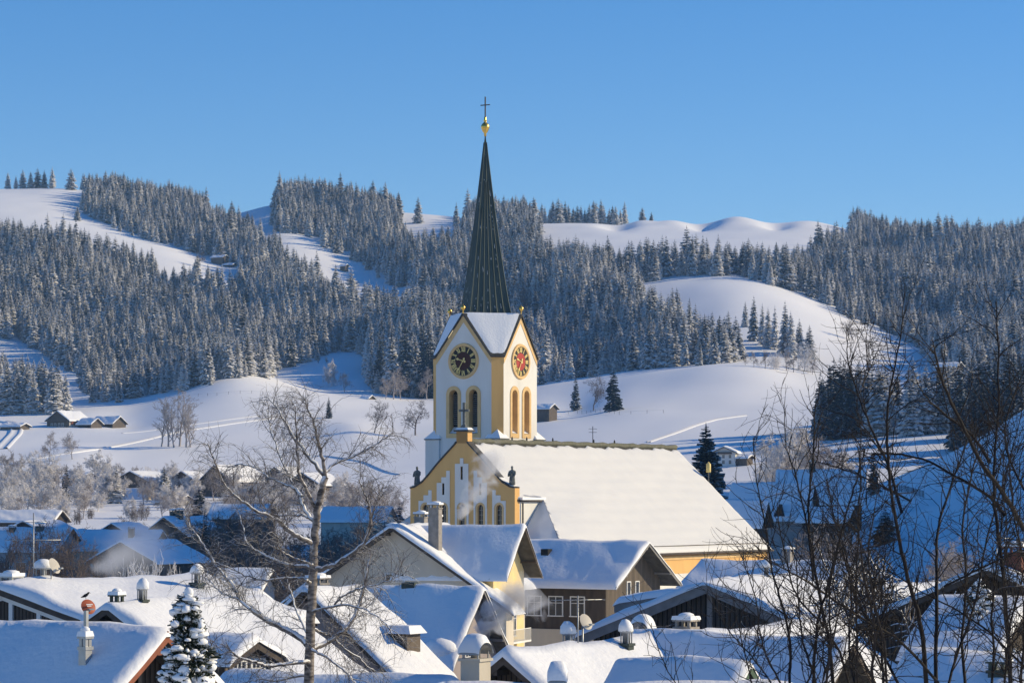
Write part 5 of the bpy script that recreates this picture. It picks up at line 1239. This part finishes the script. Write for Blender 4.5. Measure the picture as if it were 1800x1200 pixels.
# snow covered fruit trees at right
FRUIT = [tubes_mesh('fruit_tree_limbs', bare_lines(np.random.RandomState(170+i), 6, .16, kids=(8,6,5), levels=3, spread=1.0, upright=.4, twig_r=.03, start=.3, ratio=.6), M['birch'], 5) for i in range(2)]
for k, (x, top, D, lb) in enumerate([(1498,958,150,'gnarled snow covered fruit tree left of the pale gable house'),(1578,965,140,'snow covered fruit tree with twisted limbs right of the pale gable house'),(1632,1040,120,'low snow covered fruit tree left of the snow laden spruce'),(1440,1010,160,'small snow covered fruit tree beside the slatted barn roof')]):
    p = base_at(x, D); z = (HY-top)/F*D; o = link_mesh('fruit_tree', FRUIT[k % 2], None, p, (0,0,k*1.7)); sc_ = (z-p.z)/6; o.scale = (sc_*.8, sc_*.8, sc_); tag(o, lb, 'fruit tree')
# poles
def pole(px, pytop, D, label, arms=1):
    p = base_at(px, D); h = (HY-pytop)/F*D - p.z; o = empty('utility_pole', p); tag(o, label, 'utility pole')
    MB().tube([(0,0,-.5),(0,0,h)], [.16,.11], 6).build('post', M['trunk'], o)
    for a in range(arms): MB().bar((-1.3,0,h-.8-1.1*a),(1.3,0,h-.8-1.1*a),.12,.12).build('crossarm', M['trunk'], o)
pole(1042, 749, 900, 'wooden utility pole on the field above the nave ridge', 2); pole(313, 680, 1190, 'utility pole with crossarm rising from the left meadow clump'); pole(790, 0 or 618, 1560, 'thin pole on the shaded snow beside the wood left of the tower') if False else None

# ---- snow laden conifers near the camera
def laden(px, top, D, h, R0, expo, label, seed, n=1500, snowy_=.5):
    """dense conifer of short upswept tufts, many of them carrying a cushion of snow"""
    r_ = np.random.RandomState(seed); V = []; Q = []; A_ = []; b = MB(); lim = []
    x = (px-900)/F*D; z = (HY-top)/F*D - h
    o = empty('conifer', (x, D, z)); tag(o, label, 'conifer'); low = float(ground(x, D)) - z; h0 = h*.8
    for k in range(n):
        t = r_.rand()**.62; dn = h0*t if k % 4 else r_.uniform(h0, h-low-.8); zz = (h-dn)*.985; Rm = R0*(min(dn, h0)/h)**expo*(1+.22*math.sin(zz*5.1+seed)+.18*math.sin(zz*11+2)); a = r_.uniform(0, 6.283); Rm *= 1+.25*math.sin(3*a+zz*3)
        rad = Rm*r_.uniform(.35, 1.0)**.6; c = np.array([rad*math.cos(a), rad*math.sin(a), zz]); outd = np.array([math.cos(a), math.sin(a), .25]); L = r_.uniform(.10, .22)*(1+.5*t)
        for j in range(6):
            d = outd*.8 + r_.normal(0, .5, 3); d /= np.linalg.norm(d); s_ = np.cross(d, r_.normal(0, 1, 3)); s_ /= np.linalg.norm(s_)+1e-9; w = L*.16
            i = len(V); V.extend([c-s_*w*.6, c+s_*w*.6, c+d*L+s_*w*.5, c+d*L-s_*w*.5]); Q.append((i,i+1,i+2,i+3)); f = r_.uniform(-.1, .45); A_.extend([f-.2, f-.2, f+.1, f+.1])
        if k % 7 == 0: lim.append((np.array([[0,0,zz-rad*.3], c*.6+np.array([0,0,zz*.4-rad*.05]), c]), [.03,.02,.008], 4))
        if r_.rand() < snowy_ and rad > Rm*.45:
            q = r_.choice([.03,.04,.05,.07,.11])*r_.uniform(.8,1.2)*(1+.5*t); b.blob(c+outd*L*.45+np.array([0,0,L*.25]), q*r_.uniform(.9,1.7), q*r_.uniform(.9,1.7), q*r_.uniform(.5,.9), k, .32, 8)
    b.blob((.02,0,h*.985), .12, .1, .16, 5, .25)
    link_mesh('crown', fast_mesh('laden_crown', np.array(V), np.array(Q), M['spruceladen'], {'frost': A_}), o)
    link_mesh('trunk', tubes_mesh('laden_trunk', [(np.array([[0,0,low-.3],[0,0,h*.5],[0,0,h*.96]]), [.14,.09,.02], 7)]+lim, M['trunk']), o)
    so = b.build('snow_load', M['snow'], o); so['kind'] = 'stuff'
laden(331, 1036, 66, 6.0, .86, .60, 'narrow dark conifer heaped with snow clumps at lower left', 61, 3400, .27)
laden(1722, 1018, 118, 6.0, 1.9, .75, 'rounded spruce bowed with thick snow in front of the right houses', 62, 4000, .55)
laden(1742, 1142, 96, 4.0, .9, .7, 'small snowy conifer tip behind the lowest right roof', 63, 900, .5)

# ---- the birch
DB = 85.0
BL = [
 ([(541,1230),(545,1150),(547,1080),(550,1010),(551,985),(553,940),(556,905),(563,868),(572,838)], .165, .10, 0),
 ([(572,838),(545,805),(520,772),(502,745),(490,720),(470,698)], .07, .015, .4),
 ([(572,838),(567,802),(556,767),(552,742),(542,720),(535,700)], .06, .015, -.5),
 ([(570,832),(582,817),(610,807),(635,796),(665,777),(690,762)], .05, .012, 1.0),
 ([(553,890),(535,857),(527,835),(522,800),(521,760),(518,716)], .06, .014, -1.0),
 ([(552,915),(540,905),(530,885),(527,868),(517,855),(495,812),(477,760),(468,718)], .065, .014, 1.2),
 ([(530,872),(520,857),(495,849),(470,837),(452,822),(420,814),(400,822)], .05, .012, 1.6),
 ([(550,955),(532,947),(510,934),(490,916),(470,905),(445,894),(420,876),(395,855),(375,805),(365,780)], .085, .014, -1.6),
 ([(551,912),(535,905),(515,905),(500,907),(470,900),(450,888)], .045, .012, 2.0),
 ([(550,998),(542,995),(515,994),(487,986),(470,977),(450,968),(432,953),(427,927),(420,905)], .075, .014, 1.0),
 ([(551,1000),(572,997),(590,992),(615,975),(642,953),(652,927),(650,890),(640,862),(630,842)], .085, .016, -.8),
 ([(640,950),(655,905),(662,880),(675,850)], .035, .01, -.5),
 ([(548,1024),(540,1022),(530,1015),(505,1015),(460,1020),(430,1010),(395,994),(372,985)], .055, .012, -1.2),
 ([(545,1135),(535,1125),(507,1107),(470,1090),(440,1070),(422,1052),(412,1030),(395,1012),(372,980),(357,955),(335,925),(322,900)], .12, .015, 1.4),
 ([(440,1070),(420,1052),(405,1048),(385,1040),(370,1020),(352,1012)], .045, .012, 2.2),
 ([(545,1162),(535,1162),(500,1167),(470,1170),(445,1162),(417,1155),(405,1143),(385,1150),(362,1132)], .075, .014, -1.8),
 ([(545,1142),(560,1134),(585,1123),(610,1103),(627,1075),(637,1045),(645,1007),(652,970)], .10, .03, 1.3),
 ([(545,1140),(555,1144),(570,1152),(590,1165),(615,1187),(630,1205)], .06, .02, -1.0),
 ([(547,1103),(565,1110),(585,1120),(607,1140),(632,1155),(652,1177),(672,1182)], .05, .014, 1.8),
 ([(547,1076),(560,1071),(585,1065),(607,1061),(645,1071),(675,1090),(690,1112)], .055, .012, -1.6),
 ([(588,1062),(597,1050),(615,1040),(642,1030),(670,1025),(695,1016),(720,1002)], .035, .01, -1.6),
 ([(546,1118),(537,1107),(522,1075),(510,1035),(502,1012)], .05, .016, .8),
 ([(551,992),(540,990),(510,977),(492,967),(485,940),(480,918)], .04, .012, -2.0),
 ([(547,1185),(520,1188),(490,1196),(460,1192),(430,1200)], .05, .014, .5),
]
def spline(pts, n):
    p = np.array(pts, float); t = np.arange(len(p)); q = np.linspace(0, len(p)-1, n)
    out_ = np.stack([np.interp(q, t, p[:, i]) for i in range(p.shape[1])], 1)
    for _ in range(2): out_[1:-1] = .25*out_[:-2] + .5*out_[1:-1] + .25*out_[2:]
    return out_
def traced(lines, D, seed, jit=.03):
    r_ = np.random.RandomState(seed); res = []
    for pts, r0, r1, dz in lines:
        m = len(pts); w = []
        for i, (x, y) in enumerate(pts):
            d = D + dz*(i/(m-1))**.8*1.3; w.append(P(x, y, D)*(d/D))
        s_ = spline([tuple(v) for v in w], m*4); s_[2:] += r_.normal(0, jit*.5, (len(s_)-2, 3))
        res.append((s_, np.linspace(r0, r1, len(s_))))
    return res
def twigs(limbs, seed, step, L0, L1, r0, droop, sub, subL, t0=.25, up=.2, skip=1, clump=.5):
    r_ = np.random.RandomState(seed); out_ = []
    def stem(p, d, L, r, n, dr):
        pts = [p]; dd = d
        for i in range(n):
            dd = dd + r_.normal(0, .16, 3) + np.array([0, 0, -dr*(i+1)/n]); dd = dd/np.linalg.norm(dd); pts.append(pts[-1] + dd*L/n)
        return np.array(pts)
    for li, (s_, rr) in enumerate(limbs):
        if li < skip: continue
        seg = np.linalg.norm(np.diff(s_, axis=0), axis=1); tot = seg.sum(); cum = np.concatenate([[0], np.cumsum(seg)])
        for q in np.arange(tot*t0, tot, step):
            q = min(tot*.999, q + r_.uniform(-step, step)*.5); i = int(min(len(seg)-1, max(0, np.searchsorted(cum, q)-1))); p = s_[i] + (s_[i+1]-s_[i])*(q-cum[i])/max(1e-6, seg[i])
            t = (s_[i+1]-s_[i])/max(1e-6, seg[i]); pr = r_.normal(0, 1, 3); pr -= t*pr.dot(t); pr /= np.linalg.norm(pr)
            d = t*.6 + pr*.75 + np.array([0, 0, up]); d /= np.linalg.norm(d); L = r_.uniform(L0, L1)*(1-.35*q/tot)
            b_ = stem(p, d, L, r0, 7, droop*.4); out_.append((b_, np.linspace(min(r0, rr[i]*.7), r0*.35, 8), 4))
            for k in range(sub):
                j = r_.randint(1, 7); d2 = (b_[j+1 if j < 7 else 7]-b_[j-1]); d2 /= np.linalg.norm(d2)+1e-9; pr = r_.normal(0, 1, 3); d2 = d2*.6 + pr*.5; d2 /= np.linalg.norm(d2)
                c_ = stem(b_[j], d2, r_.uniform(.35, 1.0)*subL, r0*.5, 5, droop); out_.append((c_, np.linspace(r0*.5, r0*.22, 6), 3))
                for kk in range(int(2*clump+.5)):
                    d3 = r_.normal(0, .6, 3) + np.array([0,0,-.3*droop]); d3 /= np.linalg.norm(d3)
                    out_.append((stem(c_[r_.randint(1,5)], d3, r_.uniform(.2,.5)*subL, r0*.3, 4, droop), np.linspace(r0*.34, r0*.2, 5), 3))
    return out_
bl = traced(BL, DB, 5)
bo = empty('birch_tree', (P(541,1230,DB).x, DB, float(ground(P(541,1230,DB).x, DB)))); tag(bo, 'snow dusted bare birch with many twisting limbs in the left foreground', 'birch')
off = np.array(bo.location)
bl[0] = (np.concatenate([[np.array([off[0], DB, off[2]-.3])], bl[0][0]]), np.concatenate([[.21], bl[0][1]]))
lo = [(a-off, b, 8 if b[0] > .05 else 6) for a, b in bl]
link_mesh('trunk', tubes_mesh('trunk', [lo[0]], M['birch']), bo)
link_mesh('limbs', tubes_mesh('limbs', lo[1:], M['birch']), bo)
tw = twigs(bl, 6, .125, .5, 1.6, .012, .18, 7, .85, .18, .25) 
o_ = link_mesh('twigs', tubes_mesh('twigs', [(a-off, b, c) for a, b, c in tw], M['birchtwig']), bo); o_['kind'] = 'stuff'
# smaller young birch right of it
YL = [([(655,1010),(648,965),(645,930),(648,905)], .04, .022, 0)] if False else None

# ---- dark branches close to the camera at right
DR = 30.0
RL = [
 ([(1467,1240),(1459,1129),(1447,1081),(1430,987),(1422,931),(1422,860),(1430,795),(1432,733),(1434,700)], .034, .007, .5),
 ([(1428,1240),(1433,1123),(1439,1081),(1462,1010),(1475,950),(1490,890),(1508,840),(1520,790)], .030, .007, -1.0),
 ([(1388,1240),(1390,1115),(1368,1041),(1357,1002),(1342,902),(1331,860),(1324,768)], .026, .006, 1.0),
 ([(1430,1020),(1420,930),(1405,860),(1396,827),(1381,787),(1379,712)], .020, .005, .6),
 ([(1631,1240),(1622,1106),(1597,1019),(1582,959),(1568,877),(1560,809),(1558,724),(1568,667),(1582,597),(1593,535)], .042, .006, -1.5),
 ([(1645,1240),(1646,1030),(1645,973),(1650,917),(1667,868),(1696,786),(1712,740)], .036, .008, 1.5),
 ([(1778,1240),(1772,1087),(1758,959),(1747,883),(1747,823),(1755,738),(1755,625),(1751,530)], .040, .008, 0),
 ([(1800,930),(1772,880),(1727,818),(1701,767),(1662,687),(1645,625),(1640,600)], .046, .008, -2.0),
 ([(1765,905),(1741,871),(1676,835),(1625,806),(1563,795),(1530,800)], .030, .010, 1.2),
 ([(1600,880),(1558,858),(1513,835),(1471,821),(1441,813)], .020, .006, 1.6),
 ([(1740,812),(1710,764),(1659,727),(1628,699),(1612,672)], .030, .006, -.6),
 ([(1585,900),(1560,810),(1535,763),(1511,699),(1497,661),(1488,621),(1488,572)], .028, .005, 2.0),
 ([(1511,690),(1527,653),(1540,625),(1552,592)], .012, .004, 2.0),
 ([(1650,1200),(1580,1120),(1510,1085),(1460,1050),(1400,1010),(1360,990),(1330,960)], .026, .006, -1.8),
 ([(1800,860),(1770,800),(1765,740),(1800,650)], .022, .008, .5),
 ([(1600,1240),(1540,1130),(1500,1040),(1478,960),(1460,880),(1452,830)], .028, .006, 2.5),
 ([(1235,1240),(1180,1195),(1150,1120),(1145,1095)], .012, .004, .4),
 ([(1330,1240),(1312,1160),(1295,1090),(1290,1050)], .014, .004, -.8),
 ([(1310,1170),(1360,1110),(1400,1080)], .010, .004, -.8),
 ([(1700,1240),(1690,1130),(1700,1010),(1690,920),(1710,830),(1725,760)], .030, .008, 2.2),
 ([(1560,1240),(1556,1130),(1530,1040),(1525,960),(1540,880)], .024, .006, -2.4),
 ([(1660,1030),(1720,1000),(1770,975),(1810,960)], .020, .008, -1.0),
 ([(1810,1180),(1740,1110),(1680,1070),(1620,1040),(1560,1000)], .022, .006, .9),
 ([(1380,1240),(1330,1160),(1290,1120),(1262,1080),(1240,1040)], .018, .004, 1.4),
 ([(1500,1240),(1480,1150),(1440,1090),(1400,1050),(1385,1000),(1370,930),(1366,880)], .024, .005, -1.2),
]
rs = random.Random(44)
for k in range(17):
    x0 = rs.uniform(1370, 1830); lean = rs.uniform(-.35, .3); y1 = rs.uniform(660, 1000) if x0 > 1450 else rs.uniform(860, 1060); n_ = 6
    RL.append(([(x0 + lean*(1240-y1)*i/n_ + rs.uniform(-9, 9), 1240-(1240-y1)*i/n_) for i in range(n_+1)], rs.uniform(.016,.03), .005, rs.uniform(-2.6, 2.6)))
RL2 = [(p, a*.62, b*.75, c) for p, a, b, c in RL]
rl = traced(RL2, DR, 9, .008)
ro = empty('shrub', (P(1580,1240,DR).x, DR, float(ground(P(1580,1240,DR).x, DR)))); tag(ro, 'dark leafless shrub with many upright stems close to the camera at right', 'shrub')
off = np.array(ro.location)
ext = []
for a, b in rl:
    if a[0][2] < P(0,1205,DR).z: a = np.concatenate([[np.array([off[0]+(a[0][0]-off[0])*.55, a[0][1], off[2]-.2])], a]); b = np.concatenate([[b[0]*1.25], b])
    ext.append((a-off, b, 7))
link_mesh('stems', tubes_mesh('stems', ext, M['nearbark']), ro)
tw = twigs(rl, 12, .10, .25, .95, .0066, -.10, 2, .5, .12, .4, skip=0, clump=.25)
o_ = link_mesh('twigs', tubes_mesh('twigs', [(a-off, b, c) for a, b, c in tw], M['nearbark']), ro); o_['kind'] = 'stuff'
# ------------------------------------------------------------------ trodden tracks in the snow
def track(name, pts, w, hgt, label, d0=850):
    c = [base_px(x, y, d0) for x, y in pts]; p = spline([tuple(v) for v in c], len(c)*8); b = MB(); g = []
    for i in range(len(p)):
        t = p[min(i+1, len(p)-1)]-p[max(i-1, 0)]; n = np.array([t[1], -t[0], 0]); n /= np.linalg.norm(n)+1e-9; row = []
        for k, (u, q) in enumerate([(-1.3,-.1),(-.9,1),(-.55,.25),(.55,.2),(.9,1.1),(1.3,-.1)]):
            v = p[i]+n*u*w; row.append((v[0], v[1], float(ground(v[0], v[1])) + q*hgt + .02))
        g.append(row)
    b.sheet(g); tag(b.build(name, M['snow']), label, 'path', kind='structure')
track('path', [(60,808),(130,797),(200,785),(270,771),(330,757),(400,747),(480,737)], 1.0, .5, 'trodden path with pale edges across the left meadow')
track('road', [(2,790),(14,778),(27,764),(30,752),(20,744),(4,741)], 2.4, .7, 'ploughed lane curving below the farm at far left')
track('path', [(1140,778),(1180,764),(1220,750),(1260,738),(1310,731)], .8, .45, 'trodden line climbing the field right of the church')
track('path', [(215,762),(300,752),(380,742),(470,731),(560,728)], .6, .3, 'thin ski trace across the upper left meadow')
track('path', [(700,835),(640,812),(560,800),(470,806)], .6, .3, 'thin trace on the lower meadow behind the birch')
def fence(label, pts, step, h, d0=850):
    c = [base_px(x, y, d0) for x, y in pts]; p = spline([tuple(v) for v in c], 60); o = empty('fence', c[0]); tag(o, label, 'fence'); of = np.array(c[0]); acc = 0; tops = []
    b = MB()
    for i in range(1, len(p)):
        acc += np.linalg.norm(p[i]-p[i-1])
        if acc > step:
            acc = 0; x, y = p[i][0], p[i][1]; z = float(ground(x, y)); b.tube([(x-of[0], y-of[1], z-.3-of[2]), (x-of[0], y-of[1], z+h-of[2])], .09, 4); tops.append((x-of[0], y-of[1], z+h*.85-of[2]))
    b.build('posts', M['trunk'], o); MB().tube(tops, .03, 3).build('wire', M['metal'], o)
fence('row of small fence posts over the crest of the left meadow', [(300,702),(380,697),(460,694),(520,700)], 5, 1.3)
fence('fence posts along the field edge right of the tower', [(950,728),(1010,726),(1090,730),(1170,726)], 6, 1.4)
fence('short row of posts on the shaded blue slope', [(1560,862),(1590,866),(1625,876)], 2.2, 1.2, 420)
# ------------------------------------------------------------------ chimney smoke
def smoke(label, p0, p1, r0, r1, dens, seed, nscale):
    p0 = Vector(p0); p1 = Vector(p1); L = (p1-p0).length; b = MB()
    b.lathe([(r0*.9, 0), (r0, L*.05)] + [(r0+(r1-r0)*t, L*t) for t in (.2,.4,.6,.8,.95)] + [(r1*.75, L*1.05)], n=14)
    m = bpy.data.materials.new('smoke'); m.use_nodes = True; nt = m.node_tree; n = nt.nodes; l = nt.links; n.remove(n['Principled BSDF'])
    pv = n.new('ShaderNodeVolumePrincipled'); pv.inputs['Color'].default_value = (.93,.93,.94,1); pv.inputs['Anisotropy'].default_value = .2
    l.new(pv.outputs[0], n['Material Output'].inputs['Volume'])
    tc = n.new('ShaderNodeTexCoord'); sx = n.new('ShaderNodeSeparateXYZ'); l.new(tc.outputs['Object'], sx.inputs[0])
    def mth(op, a, b_=None):
        q = n.new('ShaderNodeMath'); q.operation = op
        for i, v in enumerate((a, b_)):
            if v is None: continue
            if isinstance(v, (int, float)): q.inputs[i].default_value = v
            else: l.new(v, q.inputs[i])
        return q.outputs[0]
    rr = mth('SQRT', mth('ADD', mth('MULTIPLY', sx.outputs[0], sx.outputs[0]), mth('MULTIPLY', sx.outputs[1], sx.outputs[1])))
    t = mth('DIVIDE', sx.outputs[2], L); Rz = mth('ADD', mth('MULTIPLY', t, r1-r0), r0)
    fall = mth('SUBTRACT', 1.0, mth('DIVIDE', rr, Rz)); along = mth('SUBTRACT', 1.0, mth('MULTIPLY', t, .92))
    nz = n.new('ShaderNodeTexNoise'); nz.inputs['Scale'].default_value = nscale; nz.inputs['Detail'].default_value = 4; nz.inputs['Distortion'].default_value = .6
    ad = n.new('ShaderNodeVectorMath'); ad.operation = 'ADD'; ad.inputs[1].default_value = (seed, seed*2.3, 0); l.new(tc.outputs['Object'], ad.inputs[0]); l.new(ad.outputs[0], nz.inputs['Vector'])
    d = mth('ADD', mth('SUBTRACT', mth('MULTIPLY', fall, .9), .42), mth('MULTIPLY', mth('SUBTRACT', nz.outputs['Fac'], .5), 2.4))
    d = mth('MULTIPLY', mth('MAXIMUM', mth('MULTIPLY', d, along), 0.0), dens); l.new(d, pv.inputs['Density'])
    o = b.build('smoke', m); o.location = p0; o.rotation_euler = (p1-p0).to_track_quat('Z', 'Y').to_euler(); tag(o, label, 'smoke', kind='stuff')
smoke('white smoke drifting from the inn chimney across the church front', P(806,910,236), P(872,800,240), .5, 3.0, 6.0, 3, .75)
smoke('thick smoke puffing from the arched chimney beside the yellow wing', P(840,1112,150), P(935,1028,150), .6, 2.3, 12.0, 7, .9)
smoke('grey smoke drifting over the shaded houses at left', P(165,1000,126), P(268,945,150), .35, 3.2, .45, 11, .55)
smoke('thin smoke veil in front of the snowy nave roof', P(945,985,262), P(1010,850,275), 1.6, 4.4, .35, 17, .45)
# ------------------------------------------------------------------ the air
if HAZE > 0:
    b = MB(); b.box(-4600, 5200, -6, 4700, -24, 420)
    m = bpy.data.materials.new('haze'); m.use_nodes = True; nt = m.node_tree; nt.nodes.remove(nt.nodes['Principled BSDF'])
    pv = nt.nodes.new('ShaderNodeVolumePrincipled'); pv.inputs['Color'].default_value = (.38,.66,1.0,1); pv.inputs['Density'].default_value = HAZE; pv.inputs['Anisotropy'].default_value = .0
    nt.links.new(pv.outputs[0], nt.nodes['Material Output'].inputs['Volume'])
    tag(b.build('haze', m), 'thin cold air between the village and the hills', 'haze', kind='stuff')
